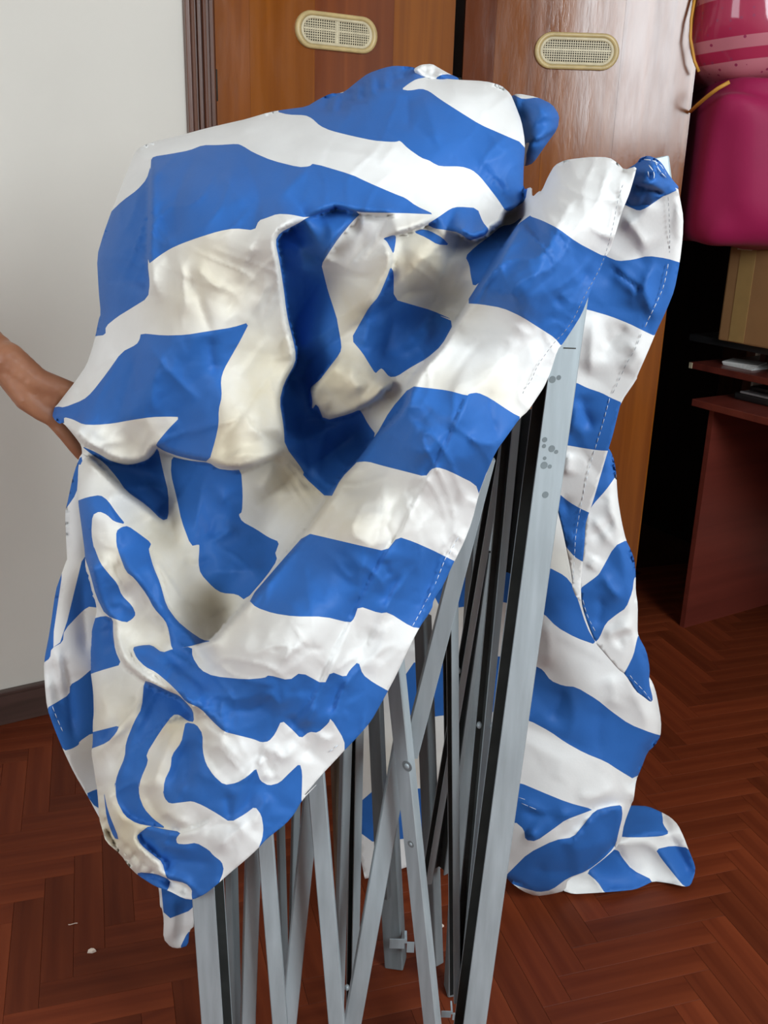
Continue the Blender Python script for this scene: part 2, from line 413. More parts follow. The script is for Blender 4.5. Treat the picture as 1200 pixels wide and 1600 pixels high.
# right door, standing ajar: local x along the leaf, y into the room's back
HP = ROOM @ Vector((U_H, -0.01, 0))
DANG = math.radians(2.0)
DOOR = Matrix.Translation(HP) @ Matrix.Rotation(DANG, 4, 'Z')
DW = on_wall(1082, 130, 0, DOOR).x
d2 = empty('door_2'); d2.matrix_world = DOOR; struct(d2)
cuts = [0.012] + [on_wall(x, 40, 0, DOOR).x for x in (775, 860, 975)] + [DW]
for k, m in enumerate((M_DOOR_B, M_DOOR_C, M_DOOR_A, M_DOOR_C)):
    box('veneer_panel', (cuts[k] + .0002, 0.0, 0.02), (cuts[k + 1] - .0002, 0.03, Z_W - .01), m, d2)
box('edge_strip', (DW, 0.0, 0.02), (DW + .004, 0.03, Z_W - .01), M_DOOR_A, d2)
c = on_wall(901, 80.5, 0, DOOR); e0, e1 = on_wall(835, 80, 0, DOOR), on_wall(967, 81, 0, DOOR)
vh = abs(on_wall(900, 52, 0, DOOR).z - on_wall(900, 110, 0, DOOR).z) / 2
vent(d2, c.x, c.z, (e1.x - e0.x) / 2, vh, 0.0, False)
for zz in (2.15, 1.56, 0.4):
    tube('hinge', [(0.004, -0.004, zz), (0.004, -0.004, zz + .07)], 0.006, M_SLOT, d2)

# ---- the desk along the right wall with its shelves
DK = on_floor(1062, 978)                       # foot of the far side panel
dkl = ROOMI @ DK
DESK = ROOM @ Matrix.Translation((dkl.x, dkl.y, 0))
def on_plane(px, py, frame, axis, val):
    Mi = frame.inverted(); o = Mi @ CAM; d = Mi.to_3x3() @ ray(px, py)
    return o + d * ((val - o[axis]) / d[axis])
zt = on_plane(1096, 640, DESK, 1, 0.0).z       # underside of the desk top above the panel
UD = min(0.58, UR - dkl.x - 0.02)
dk = empty('desk'); dk.matrix_world = DESK
tag(dk, 'dark red laminate desk with low shelf, standing right of the open wardrobe door', 'desk')
x0 = on_plane(1080, 634, DESK, 2, zt).x; y0 = on_plane(1080, 634, DESK, 2, zt).y
box('side_panel', (0, -0.018, 0), (UD, 0, zt), M_DESK, dk)
box('side_panel', (0.02, -1.22, 0), (UD, -1.2, zt), M_DESK, dk)
box('back_panel', (UD - .02, -1.199, 0.25), (UD - .002, -0.019, zt - .001), M_DESK, dk)
box('desktop', (min(x0, -0.02), -1.26, zt + .0003), (UD, max(y0, 0.02), zt + 0.022), M_DESK, dk, bevel=0.002)
zt2 = zt + .0223
zs = on_plane(1112, 583, DESK, 0, 0.06).z
sh0 = on_plane(1109, 572, DESK, 2, zs)
box('raised_shelf', (0.06, -1.15, zs), (UD, max(min(sh0.y, 0.25), -0.05), zs + 0.02), M_DESK, dk, bevel=0.002)
box('shelf_edge_strip', (0.058, max(min(sh0.y, 0.25), -0.05) - 0.012, zs + .001), (0.0598, max(min(sh0.y, 0.25), -0.05), zs + 0.019), M_VENTI, dk)
ypost = max(min(sh0.y, 0.25), -0.05)
zh = on_plane(1118, 530, DESK, 0, 0.09).z
for yy in (ypost - .12, -1.0):
    box('upright', (UD - .10, yy - .02, zt2), (UD - .08, yy, zs - .0005), M_DESK, dk)
    box('upright', (0.24, yy - .02, zs + .0205), (0.262, yy, zh - .021), M_DESK, dk)
box('hutch_board', (0.10, -1.05, zh - .020), (UD, ypost + .05, zh - .0005), M_BLACK, dk)

# things on the desk
def world_thing(name, label, cat, M, group=None):
    e = empty(name); e.matrix_world = M; tag(e, label, cat, group); return e
kb = world_thing('printer', 'low black machine with a silver front edge on the desk under the raised shelf', 'printer', DESK @ Matrix.Translation((0.10, -0.10, zt2)))
hb = (zs - zt2)
box('body', (0, -0.55, 0.0), (0.34, 0.10, hb * .30), M_BLACK, kb, bevel=0.006)
box('silver_edge', (0.0, -0.53, hb * .305), (0.30, 0.08, hb * .40), M_SILVER, kb, bevel=0.003)
box('lid', (0.03, -0.52, hb * .405), (0.34, 0.07, hb * .62), M_BLACK, kb, bevel=0.006)
pp = world_thing('paper_sheet', 'white folded paper lying on the raised shelf of the desk', 'paper', DESK @ Matrix.Translation((0.12, ypost - .10, zs + .0205)))
bm = bmesh.new()
for k in range(4): box_bm(bm, (0, -0.09, 0.003 * k), (0.11 - .006 * k, 0.02, 0.003 * k + .0022), Matrix.Rotation(0.12 * k, 4, 'Z'))
bm_obj('sheets', bm, M_CEIL, pp)
bk = world_thing('black_case', 'flat black case lying on the raised shelf behind the white paper', 'case', DESK @ Matrix.Translation((0.17, ypost - .22, zs + .0205)))
box('body', (0.10, -0.5, 0), (0.34, 0.0, (zh - zs) * .35), M_BLACK, bk, bevel=0.006)
box('handle', (0.095, -0.3, (zh - zs) * .12), (0.0995, -0.18, (zh - zs) * .22), M_SILVER, bk)

# cardboard box on the hutch
xb = 0.085
lo_ = on_plane(1122, 524, DESK, 0, xb); hi_ = on_plane(1134, 372, DESK, 0, xb)
BY, BZ = lo_.y, zh
BH = hi_.z - BZ - 0.022
cb = world_thing('cardboard_box', 'brown cardboard box with a strip of tape on the board above the desk', 'box', DESK @ Matrix.Translation((xb, BY, BZ)))
box('carton', (0, -0.52, 0), (0.40, 0, BH), M_CARD, cb, bevel=0.006)
ty0 = on_plane(1150, 450, DESK, 0, xb).y - BY; ty1 = on_plane(1174, 450, DESK, 0, xb).y - BY
box('tape', (-0.0012, ty1, 0.004), (-0.0002, ty0, BH * .98), M_TAPE, cb)
hz0 = on_plane(1165, 391, DESK, 0, xb); hz1 = on_plane(1165, 379, DESK, 0, xb)
box('tape_flap', (-0.003, on_plane(1177, 385, DESK, 0, xb).y - BY, hz0.z - BZ), (-0.0013, on_plane(1154, 385, DESK, 0, xb).y - BY, hz1.z - BZ), M_VENTI, cb)
for k in (0,):
    box('top_flap', (0.002, -0.259, BH + .0002), (0.398, -0.003, BH + .004), M_CARD, cb)
    box('top_flap', (0.002, -0.517, BH + .0002), (0.398, -0.262, BH + .004), M_CARD, cb)

# soft bags stacked on the box
def soft_bag(name, cx, cy, cz, hx, hy, hz, mat, parent, seed, sag=0.0, e=0.55, wr=0.02, floor=None):
    r = np.random.default_rng(seed)
    bm = bmesh.new(); bmesh.ops.create_icosphere(bm, subdivisions=5, radius=1.0)
    ph = r.uniform(0, 6.28, (6,)); fr = r.uniform(3, 9, (6, 3))
    for v in bm.verts:
        x, y, z = v.co
        s = [math.copysign(abs(t) ** e, t) for t in (x, y, z)]
        w = sum(math.sin(fr[k][0] * x + fr[k][1] * y + fr[k][2] * z + ph[k]) for k in range(6)) * wr / 3
        drop = sag * max(0.0, -x) ** 2 * (1 if z < 0.2 else .5)
        v.co = Vector((cx + hx * (s[0] * (1 + w)), cy + hy * (s[1] * (1 + w)), cz + hz * (s[2] * (1 + w * 1.5)) - drop))
        if floor is not None:
            g = parent.matrix_world @ v.co; dx = (DESK.inverted() @ g).x
            if g.z < floor and dx > xb - .015: v.co.z += floor - g.z
    return bm_obj(name, bm, mat, parent, True)

# ------------------------------------------------------------------ cloth engine
# measured positions come from enlarged views of the photograph: (origin x, origin y, enlargement)
VIEW = {'F': (0, 0, 1), 'Z1': (50, 80, 2.4), 'Z2': (450, 80, 2.4), 'Z3': (50, 480, 3), 'Z4': (400, 480, 3), 'Z5': (50, 850, 3),
        'Z6': (400, 850, 3), 'Z7': (700, 850, 3), 'Z8': (750, 220, 3.4286), 'ZW': (700, 520, 4), 'ZR': (700, 1100, 2.4), 'Y1': (100, 1200, 3),
        'ZC': (0, 1000, 8), 'ZL': (0, 1100, 3.2)}
def P(*a):
    out = []
    for k in range(0, len(a), 2):
        ox, oy, s = VIEW[a[k]]
        out += [(ox + x / s, oy + y / s) for x, y in a[k + 1]]
    return np.array(out, float)
def chaikin(p, closed=True, it=1):
    for _ in range(it):
        q = np.roll(p, -1, 0) if closed else p[1:]
        b = p if closed else p[:-1]
        r = np.empty((2 * len(b), 2)); r[0::2] = b * .8 + q * .2; r[1::2] = b * .2 + q * .8
        if not closed: r = np.vstack([p[:1], r, p[-1:]])
        p = r
    return p
def resample(p, step, closed=True):
    q = np.vstack([p, p[:1]]) if closed else p
    out = []
    for a, b in zip(q[:-1], q[1:]):
        n = max(1, int(np.linalg.norm(b - a) / step))
        for k in range(n): out.append(a + (b - a) * k / n)
    if not closed: out.append(q[-1])
    return np.array(out)
def inside(poly, p):
    x, y = p[:, 0], p[:, 1]; c = np.zeros(len(p), bool)
    q = np.roll(poly, -1, 0)
    for (x1, y1), (x2, y2) in zip(poly, q):
        if y1 == y2: continue
        m = ((y1 > y) != (y2 > y)) & (x < (x2 - x1) * (y - y1) / (y2 - y1) + x1)
        c ^= m
    return c
def seg_dist(line, p):
    """unsigned distance, signed side (right-hand of travel, y down, is +), arc position, arc length"""
    a, b = line[:-1], line[1:]
    L = np.linalg.norm(b - a, axis=1); cum = np.concatenate([[0], np.cumsum(L)])
    best = np.full(len(p), 1e9); side = np.zeros(len(p)); arc = np.zeros(len(p))
    for k in range(len(a)):
        if L[k] < 1e-6: continue
        d = (b[k] - a[k]) / L[k]; r = p - a[k]
        t = np.clip(r @ d, 0, L[k]); e = r - t[:, None] * d
        dist = np.hypot(e[:, 0], e[:, 1]); s = d[0] * r[:, 1] - d[1] * r[:, 0]
        m = dist < best
        best[m] = dist[m]; side[m] = s[m]; arc[m] = cum[k] + t[m]
    return best, side, arc, cum[-1]
def sstep(x): x = np.clip(x, 0, 1); return x * x * (3 - 2 * x)
class RBF:
    def __init__(s, c):
        c = np.array(c, float); s.p = c[:, :2] / 300.0; v = c[:, 2]; n = len(c)
        A = np.zeros((n + 3, n + 3)); A[:n, :n] = s.k(s.p, s.p) + np.eye(n) * 2e-3
        A[:n, n] = 1; A[:n, n + 1:] = s.p; A[n:, :n] = A[:n, n:].T
        s.w = np.linalg.solve(A, np.concatenate([v, [0, 0, 0]]))
    @staticmethod
    def k(a, b):
        r = np.linalg.norm(a[:, None] - b[None], axis=2); return np.where(r > 1e-9, r * r * np.log(r + 1e-12), 0)
    def __call__(s, p):
        p = p / 300.0; n = len(s.p)
        return s.k(p, s.p) @ s.w[:n] + s.w[n] + p @ s.w[n + 1:]
def crumple(p, spacing, seed, stretch=1.0, ang=0.0):
    """sharp-creased facets: random heights joined by flat triangles"""
    r = np.random.default_rng(seed); c, s_ = math.cos(ang), math.sin(ang)
    q = np.stack([(p[:, 0] * c + p[:, 1] * s_) / stretch, -p[:, 0] * s_ + p[:, 1] * c], 1) / spacing
    lo, hi = q.min(0) - 2, q.max(0) + 2
    g = np.array([(x, y) for x in np.arange(lo[0], hi[0]) for y in np.arange(lo[1], hi[1])])
    g = g + r.uniform(-.48, .48, g.shape); h = r.normal(0, 1, len(g))
    h = np.clip(h, -1.6, 1.6)
    res = delaunay_2d_cdt([Vector(v) for v in g], [], [], 0, 1e-6)
    gv = np.array([(v.x, v.y) for v in res[0]]); src = [o[0] if o else 0 for o in res[3]]; gh = h[src]
    out = np.zeros(len(p)); T = np.array(res[2])
    # bin the points on a coarse grid so each triangle only tests its neighbours
    cell = np.floor(q - lo).astype(int); W = int(hi[0] - lo[0]) + 3; key = cell[:, 1] * W + cell[:, 0]
    order = np.argsort(key); ks = key[order]
    for t in T:
        a, b, cc = gv[t]; mn, mx = np.minimum(np.minimum(a, b), cc), np.maximum(np.maximum(a, b), cc)
        i0, i1 = np.floor(mn - lo).astype(int), np.floor(mx - lo).astype(int)
        idx = []
        for yy in range(max(i0[1], 0), i1[1] + 1):
            l, rr = np.searchsorted(ks, yy * W + max(i0[0], 0)), np.searchsorted(ks, yy * W + i1[0], 'right')
            if rr > l: idx.append(order[l:rr])
        if not idx: continue
        idx = np.concatenate(idx); v = q[idx]
        den = (b[1] - cc[1]) * (a[0] - cc[0]) + (cc[0] - b[0]) * (a[1] - cc[1])
        if abs(den) < 1e-12: continue
        l1 = ((b[1] - cc[1]) * (v[:, 0] - cc[0]) + (cc[0] - b[0]) * (v[:, 1] - cc[1])) / den
        l2 = ((cc[1] - a[1]) * (v[:, 0] - cc[0]) + (a[0] - cc[0]) * (v[:, 1] - cc[1])) / den
        l3 = 1 - l1 - l2; m = (l1 >= -1e-9) & (l2 >= -1e-9) & (l3 >= -1e-9)
        out[idx[m]] = l1[m] * gh[t[0]] + l2[m] * gh[t[1]] + l3[m] * gh[t[2]]
    return out
def wrinkle(p, spacing, seed, stretch=2.5, ang=0.0):
    """long pulled wrinkles: sharp crests where a smooth noise crosses zero"""
    r = np.random.default_rng(seed); c, s_ = math.cos(ang), math.sin(ang)
    def noise(q, sd):
        T = np.random.default_rng(sd).uniform(-1, 1, (64, 64)); i = np.floor(q).astype(int); f = q - i; f = f * f * (3 - 2 * f)
        g = lambda a, b: T[(i[:, 1] + b) % 64, (i[:, 0] + a) % 64]
        return (g(0, 0) * (1 - f[:, 0]) + g(1, 0) * f[:, 0]) * (1 - f[:, 1]) + (g(0, 1) * (1 - f[:, 0]) + g(1, 1) * f[:, 0]) * f[:, 1]
    w = np.stack([noise(p / 90.0, seed + 5), noise(p / 90.0, seed + 6)], 1) * 45
    pw = p + w
    q = np.stack([(pw[:, 0] * c + pw[:, 1] * s_) / stretch, -pw[:, 0] * s_ + pw[:, 1] * c], 1) / spacing
    n1 = noise(q, seed); msk = sstep(noise(p / 110.0, seed + 9) * 1.2 + .5)
    return -np.exp(-np.abs(n1) * 4.0) * msk
class Relief:
    rk = 0.85
    """distance from the camera plane as a function of place: smooth base, folded steps, ridges, creases, rolled edges"""
    def __init__(s, base, steps=(), ridges=(), rounds=(), crump=(), calm=None):
        s.base, s.steps, s.ridges, s.rounds, s.crump, s.calm = RBF(base), steps, ridges, rounds, crump, calm
    def __call__(s, p):
        Y = s.base(p)
        for line, A, wf, wb in s.steps:
            line = chaikin(line, False, 2)
            d, sd, arc, L = seg_dist(line, p); m = d < 4 * max(wf, wb); tp = sstep(np.minimum(arc, L - arc) / min(30, L * .3))
            ds = np.where(sd > 0, d, -d); t_ = np.clip((ds + 2.0) / 9.0, 0, 1); f = 0.12 * t_ + 0.88 * np.sqrt(1 - (1 - t_) ** 2)
            Y += np.where(m, tp * A * .5 * (-f * np.exp(-(d / wf) ** 1.3) + (1 - f) * np.exp(-(d / wb) ** 1.3)), 0)
        for line, A, w in s.ridges:                       # A > 0 comes forward, A < 0 is a valley
            line = chaikin(line, False, 1)
            d, sd, arc, L = seg_dist(line, p); tp = sstep(np.minimum(arc, L - arc) / (L * .3))
            # a crease: pointed at the line, fading out
            Y -= tp * A * s.rk * np.exp(-(np.sqrt(d * d + 3.0) - 1.7) / (w * 1.3) * 1.2)
        for line, w, R in s.rounds:
            d, sd, arc, L = seg_dist(line, p); t = np.clip(1 - d / w, 0, 1) * .975
            Y += R * (1 - np.sqrt(np.clip(1 - t * t, 0, 1)))
        k = 1.0 if s.calm is None else 1 - sum(a * np.exp(-((p[:, 0] - x) / rx) ** 2 - ((p[:, 1] - y) / ry) ** 2) for x, y, rx, ry, a in s.calm)
        for sp, amp, seed, st, an in s.crump:
            Y += k * amp * (crumple if st > 0 else wrinkle)(p, sp, seed, abs(st), an)
        return Y
def sheet(name, parent, outline, blues, relief, step=5.0, lines=(), whites=(), stain_shade=None, thick=0.0008, smooth=1):
    outline = chaikin(outline, True, smooth)
    ol = resample(outline, step)
    polys = [(1, chaikin(b, True, 1)) for b in blues] + [(0, chaikin(b, True, 1)) for b in whites]
    V = [tuple(v) for v in ol]; E = [(i, (i + 1) % len(ol)) for i in range(len(ol))]
    def add(pl, closed):
        r = resample(pl, step, closed); b = len(V); V.extend(tuple(v) for v in r)
        n = len(r); E.extend((b + i, b + (i + 1) % n) for i in range(n if closed else n - 1))
    for _, b in polys: add(b, True)
    for l in lines: add(chaikin(l, False, 2), False)
    fixed = np.array(V)
    lo, hi = ol.min(0), ol.max(0)
    gy = np.arange(lo[1], hi[1], step * .87); G = []
    for i, y in enumerate(gy):
        xs = np.arange(lo[0] + (step / 2 if i % 2 else 0), hi[0], step); G.append(np.stack([xs, np.full(len(xs), y)], 1))
    G = np.vstack(G) + np.random.default_rng(3).uniform(-.2, .2, (sum(len(g) for g in G), 2)) * step
    G = G[inside(ol, G)]
    # keep clear of the fixed points
    cs = step * .6; occ = {}
    for v in fixed: occ.setdefault((int(v[0] // cs), int(v[1] // cs)), []).append(v)
    keep = []
    for g in G:
        i, j = int(g[0] // cs), int(g[1] // cs); ok = True
        for a in (i - 1, i, i + 1):
            for b in (j - 1, j, j + 1):
                for v in occ.get((a, b), ()):
                    if (v[0] - g[0]) ** 2 + (v[1] - g[1]) ** 2 < cs * cs: ok = False
        if ok: keep.append(g)
    V += [tuple(v) for v in keep]
    res = delaunay_2d_cdt([Vector(v) for v in V], E, [], 0, 0.05)
    pv = np.array([(v.x, v.y) for v in res[0]]); T = np.array(res[2])
    cen = pv[T].mean(1); k = inside(ol, cen); T, cen = T[k], cen[k]
    colr = np.zeros(len(T), int)
    for c, b in polys: colr[inside(b, cen)] = c
    used = np.unique(T); mp = -np.ones(len(pv), int); mp[used] = np.arange(len(used)); pv = pv[used]; T = mp[T]
    a, b, c = pv[T[:, 0]], pv[T[:, 1]], pv[T[:, 2]]
    cr = (b[:, 0] - a[:, 0]) * (c[:, 1] - a[:, 1]) - (b[:, 1] - a[:, 1]) * (c[:, 0] - a[:, 0])
    T[cr > 0] = T[cr > 0][:, ::-1]                       # face the room
    Y = relief(pv)
    W = at_np(pv, Y); n0 = len(pv)
    if thick:                                            # a second face behind the first, closed along the hems
        W = np.vstack([W, at_np(pv, Y + thick)])
        cnt = {}
        for t in T.tolist():
            for k in range(3): cnt[(t[k], t[(k + 1) % 3])] = 1
        rim = [e for e in cnt if (e[1], e[0]) not in cnt]
        ec = {}
        for t, c in zip(T.tolist(), colr):
            for k in range(3): ec[(t[k], t[(k + 1) % 3])] = c
        F = T.tolist() + [[a + n0, c + n0, b + n0] for a, b, c in T.tolist()] + [[b, a, a + n0, b + n0] for a, b in rim]
        CI = np.concatenate([colr, colr, [ec[e] for e in rim]])
    else: F, CI = T.tolist(), colr
    o = mesh_obj(name, W.tolist(), F, [M_WHITE, M_BLUE], parent, True, CI)
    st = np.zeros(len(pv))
    if stain_shade is not None:
        for x, y, r, s in stain_shade: st = np.maximum(st, s * np.exp(-(((pv[:, 0] - x) / r) ** 2 + ((pv[:, 1] - y) / r) ** 2)))
    o.data.attributes.new('stain_shade', 'FLOAT', 'POINT').data.foreach_set('value', np.concatenate([st, st] if thick else [st]).astype(np.float32))
    return o
def stitches(name, parent, line, relief, mat, dash=7.0, gap=3.0, r=0.00055):
    """a row of sewing stitches lying on the cloth"""
    line = resample(chaikin(line, False, 2), 1.0, False); bm = bmesh.new(); i = 0
    Y = relief(line) - 0.0010
    while i + dash < len(line):
        w = at_np(line[[i, i + int(dash * .5), i + int(dash)]], Y[[i, i + int(dash * .5), i + int(dash)]])
        tube_bm(bm, w, [r * .6, r, r * .6], 5); i += int(dash + gap)
    o = bm_obj(name, bm, mat, parent, True); o['kind'] = 'stuff'; return o

# ------------------------------------------------------------------ the canopy cloth
canopy = empty('canopy_cloth', (0.0, 1.2, 0.4))
tag(canopy, 'blue and white striped canopy fabric bunched over the folded metal frame', 'fabric')
# ---- main bundle with the long valance running down across it
MAIN = P('Z3', [(90, 478), (115, 462), (150, 415), (200, 352), (255, 272), (280, 200), (297, 137), (312, 60)], 'Z1', [(258, 985), (250, 900), (243, 770), (268, 685), (300, 595), (340, 490), (388, 374), (420, 352), (480, 333), (560, 314), (660, 287), (760, 264), (800, 255), (895, 227), (960, 217), (1030, 208), (1075, 180), (1120, 158), (1150, 158)],
    'Z2', [(215, 150), (260, 113), (300, 83), (360, 62), (400, 54), (460, 58), (490, 66), (530, 96), (620, 106), (740, 112), (800, 128), (835, 160), (852, 200), (875, 260), (886, 320), (889, 360), (884, 430), (882, 520), (915, 508), (916, 548), (940, 525)],
    'Z8', [(330, 270), (365, 190), (400, 130), (455, 103), (520, 94), (600, 86), (690, 88), (740, 120), (772, 156), (842, 135), (825, 200), (800, 285), (760, 380), (728, 490), (700, 580), (675, 620), (640, 705), (585, 825), (545, 930), (495, 1010), (445, 1085), (415, 1120)],
    'ZW', [(640, 250), (600, 340), (560, 400), (500, 490), (450, 532), (380, 630), (300, 740), (240, 880), (195, 1000), (150, 1180), (100, 1310), (40, 1430)],
    'Z6', [(925, 90), (880, 190), (832, 262), (825, 305), (768, 388), (720, 480), (660, 610), (618, 690), (585, 750), (540, 830), (480, 900), (420, 962), (380, 1005), (300, 1090), (212, 1195)],
    'Y1', [(1200, 62), (1115, 152), (1082, 212), (1040, 262), (950, 332), (905, 382), (850, 432), (780, 490), (705, 557), (660, 592), (605, 618), (560, 612), (490, 575), (430, 557), (345, 502), (300, 458), (270, 410), (195, 345), (180, 290), (165, 240), (160, 150), (152, 70)],
    'Z5', [(302, 1140), (290, 1050), (278, 980), (285, 930), (285, 840), (290, 790), (287, 690), (272, 580), (262, 470), (255, 330), (252, 150), (248, 40)], 'Z3', [(235, 1050), (215, 905), (215, 780), (222, 705), (235, 690), (232, 650), (200, 605), (145, 540), (128, 548), (98, 520)])
B = []
B.append(P('Z2', [(-45, 226), (0, 205), (60, 200), (120, 150), (165, 145), (205, 160), (215, 138), (260, 100), (300, 70), (360, 48), (400, 40), (460, 45), (500, 60), (530, 90), (520, 97), (480, 105), (455, 120), (425, 143), (455, 148), (500, 140), (530, 150), (570, 180), (640, 225), (720, 275), (800, 310), (884, 346), (900, 420), (900, 500), (890, 560), (860, 582), (835, 600), (815, 598), (790, 560), (760, 520), (720, 470), (690, 445), (650, 432), (570, 432), (545, 420), (530, 410), (500, 400), (450, 365), (420, 335), (405, 340), (380, 340), (320, 335), (240, 318), (160, 298), (120, 280), (90, 252), (65, 240), (0, 238)]))
B.append(P('Z1', [(445, 410), (455, 395), (520, 385), (590, 372), (640, 352), (700, 352), (770, 347), (790, 355), (830, 380), (900, 410), (1000, 435), (1040, 432), (1055, 420), (1200, 463)], 'Z2', [(300, 492), (400, 535), (440, 550), (480, 580), (550, 612), (500, 610), (430, 607), (280, 605), (250, 600), (175, 582)], 'Z1', [(1130, 588), (1080, 605), (1030, 625), (970, 612), (920, 610), (880, 625), (850, 635), (835, 672), (760, 664), (700, 675), (620, 700), (560, 722), (520, 740), (480, 765), (431, 803), (436, 640)]))
B.append(P('Z1', [(446, 425), (430, 480), (395, 520), (340, 560), (300, 598), (230, 680), (225, 770), (225, 850), (240, 960)], 'Z3', [(310, 0), (285, 137), (345, 130), (345, 90), (400, 45), (465, 5)], 'Z1', [(435, 925), (442, 870), (434, 800), (440, 640), (445, 560)]))
B.append(P('Z1', [(912, 712), (930, 680), (1000, 645), (1030, 625), (1130, 582), (1190, 574)], 'Z2', [(175, 574), (275, 606), (240, 640), (190, 700), (150, 760), (125, 800), (135, 840), (150, 900), (170, 960), (185, 1008)],
    'Z4', [(380, 60), (402, 180), (395, 215), (330, 300), (300, 340), (262, 370), (255, 385), (265, 440), (262, 480), (285, 450), (320, 533), (440, 500), (485, 480), (500, 500), (525, 548), (565, 600), (500, 690), (470, 730), (400, 800), (345, 905), (220, 790), (225, 770), (135, 650), (130, 560), (110, 440), (130, 360), (185, 260), (185, 200), (150, 60), (140, 0)], 'Z1', [(945, 900), (930, 800)]))
B.append(P('Z2', [(385, 808), (397, 830), (396, 930), (470, 952), (540, 972), (620, 1008)], 'Z4', [(850, 35), (930, 70), (870, 180), (800, 240), (720, 285), (660, 325), (625, 328), (590, 285), (575, 295), (560, 312), (530, 265), (500, 215), (445, 150), (490, 70), (530, 0)], 'Z2', [(340, 920), (370, 850)]))
B.append(P('Z2', [(355, 702), (400, 688), (406, 700), (396, 762), (385, 740), (370, 712)]))
B.append(P('Z2', [(470, 678), (500, 668), (530, 672), (580, 700), (605, 728), (560, 725), (520, 700)]))
B.append(P('Z2', [(520, 650), (560, 625), (610, 590), (640, 583), (710, 588), (730, 640), (755, 670), (740, 690), (700, 705), (680, 710), (640, 680), (590, 670), (550, 665)]))
B.append(P('Z2', [(665, 770), (700, 735), (760, 690), (800, 655), (840, 650), (880, 620), (862, 650), (790, 770), (740, 850), (695, 885), (685, 840), (680, 800)]))
B.append(P('Z3', [(510, 122), (620, 133), (720, 130), (830, 112), (940, 95), (1020, 70), (980, 150), (940, 220), (900, 290), (885, 340), (890, 420), (875, 480), (875, 550), (860, 620), (830, 725), (760, 715), (690, 700), (620, 675), (580, 650), (590, 630), (640, 570), (695, 515), (640, 513), (560, 515), (460, 530), (380, 545), (300, 552), (240, 550), (190, 525), (150, 515), (150, 540), (125, 560), (90, 525), (80, 480), (118, 465), (150, 470), (240, 435), (280, 400), (350, 310), (420, 210), (490, 175), (505, 150)]))
B.append(P('Z3', [(230, 650), (300, 680), (370, 722), (440, 740), (480, 735), (540, 717), (570, 690), (590, 655), (615, 770), (640, 870), (640, 990), (610, 1000), (540, 930), (440, 860), (400, 800), (340, 730), (280, 690)]))
B.append(P('Z3', [(655, 700), (700, 712), (760, 722), (830, 728), (870, 757), (930, 765), (980, 762), (988, 870), (985, 960), (968, 972), (985, 1005), (1050, 1040), (1110, 1080), (1160, 1100), (1142, 1150)], 'Z5', [(1140, 40), (1150, 75), (1100, 150), (1000, 265), (960, 235), (890, 230), (850, 205), (790, 140), (780, 90), (785, 10)], 'Z3', [(782, 1112), (745, 1120), (700, 1000), (680, 900), (650, 780)]))
B.append(P('Z3', [(205, 910), (260, 890), (320, 880), (355, 905), (400, 970), (440, 1018), (385, 1005), (350, 972), (315, 957), (283, 975), (278, 1060), (290, 1130)], 'Z5', [(290, 10), (320, 90), (360, 140), (400, 185), (420, 240), (470, 290), (487, 330), (470, 352), (440, 370), (345, 335), (300, 245), (270, 130), (240, 40)], 'Z3', [(225, 1150), (215, 1000)]))
B.append(P('Z3', [(395, 1050), (420, 1030), (450, 1025), (500, 1060), (560, 1105), (550, 1130)], 'Z5', [(548, 20), (550, 40), (570, 110), (600, 180), (630, 290), (680, 360), (740, 410), (800, 450), (840, 455), (790, 465), (740, 480), (680, 490), (655, 495), (640, 400), (625, 360), (570, 300), (540, 240), (480, 160), (440, 130), (410, 50), (395, 0)]))
B.append(P('Z5', [(245, 362), (340, 335), (380, 350), (380, 420), (390, 500), (420, 565), (350, 585), (285, 605), (255, 620)]))
B.append(P('Z5', [(470, 485), (510, 475), (560, 472), (610, 510), (660, 492), (750, 480), (752, 530), (790, 590), (850, 620), (1000, 635), (1090, 628)], 'Z6', [(60, 614), (155, 640), (210, 600), (320, 660), (350, 598), (420, 625), (440, 590), (480, 550), (500, 612), (550, 650), (640, 700), (610, 760), (540, 850), (480, 920), (415, 980), (415, 920), (350, 815), (340, 840), (290, 885), (250, 880), (210, 912), (170, 870), (120, 825), (90, 890), (60, 925)], 'Z5', [(1075, 930), (1040, 915), (960, 895), (900, 880), (850, 835), (790, 770), (720, 740), (690, 700), (640, 650), (580, 600), (530, 575), (490, 535)]))
B.append(P('Z5', [(525, 640), (560, 650), (640, 690), (690, 710), (720, 740), (755, 780), (760, 835), (730, 830), (690, 800), (660, 800), (600, 880), (535, 985), (545, 1020), (510, 1100), (500, 1150)], 'Y1', [(350, 60), (352, 130), (375, 190), (420, 240), (480, 282), (420, 275), (340, 260), (285, 225), (245, 150), (240, 60)], 'Z5', [(385, 1150), (400, 1080), (435, 1000), (440, 930), (480, 830), (515, 770)]))
B.append(P('Z5', [(720, 835), (770, 845), (800, 890), (800, 970), (815, 1030), (850, 1085), (900, 1130), (960, 1120), (1010, 1090), (1050, 1052), (1058, 1075), (1070, 1110), (1110, 1133)], 'Z6', [(110, 1120), (160, 1070), (205, 1028), (217, 1070), (215, 1160), (213, 1200)], 'Y1', [(1115, 150), (1110, 190), (1060, 262), (960, 340), (908, 385), (930, 330), (935, 280), (925, 220), (895, 180), (850, 215), (780, 255), (720, 215), (650, 175), (600, 155), (560, 160), (495, 168), (470, 140), (465, 100)], 'Z5', [(615, 1190), (620, 1110), (650, 1050), (655, 990), (700, 930), (712, 870)]))
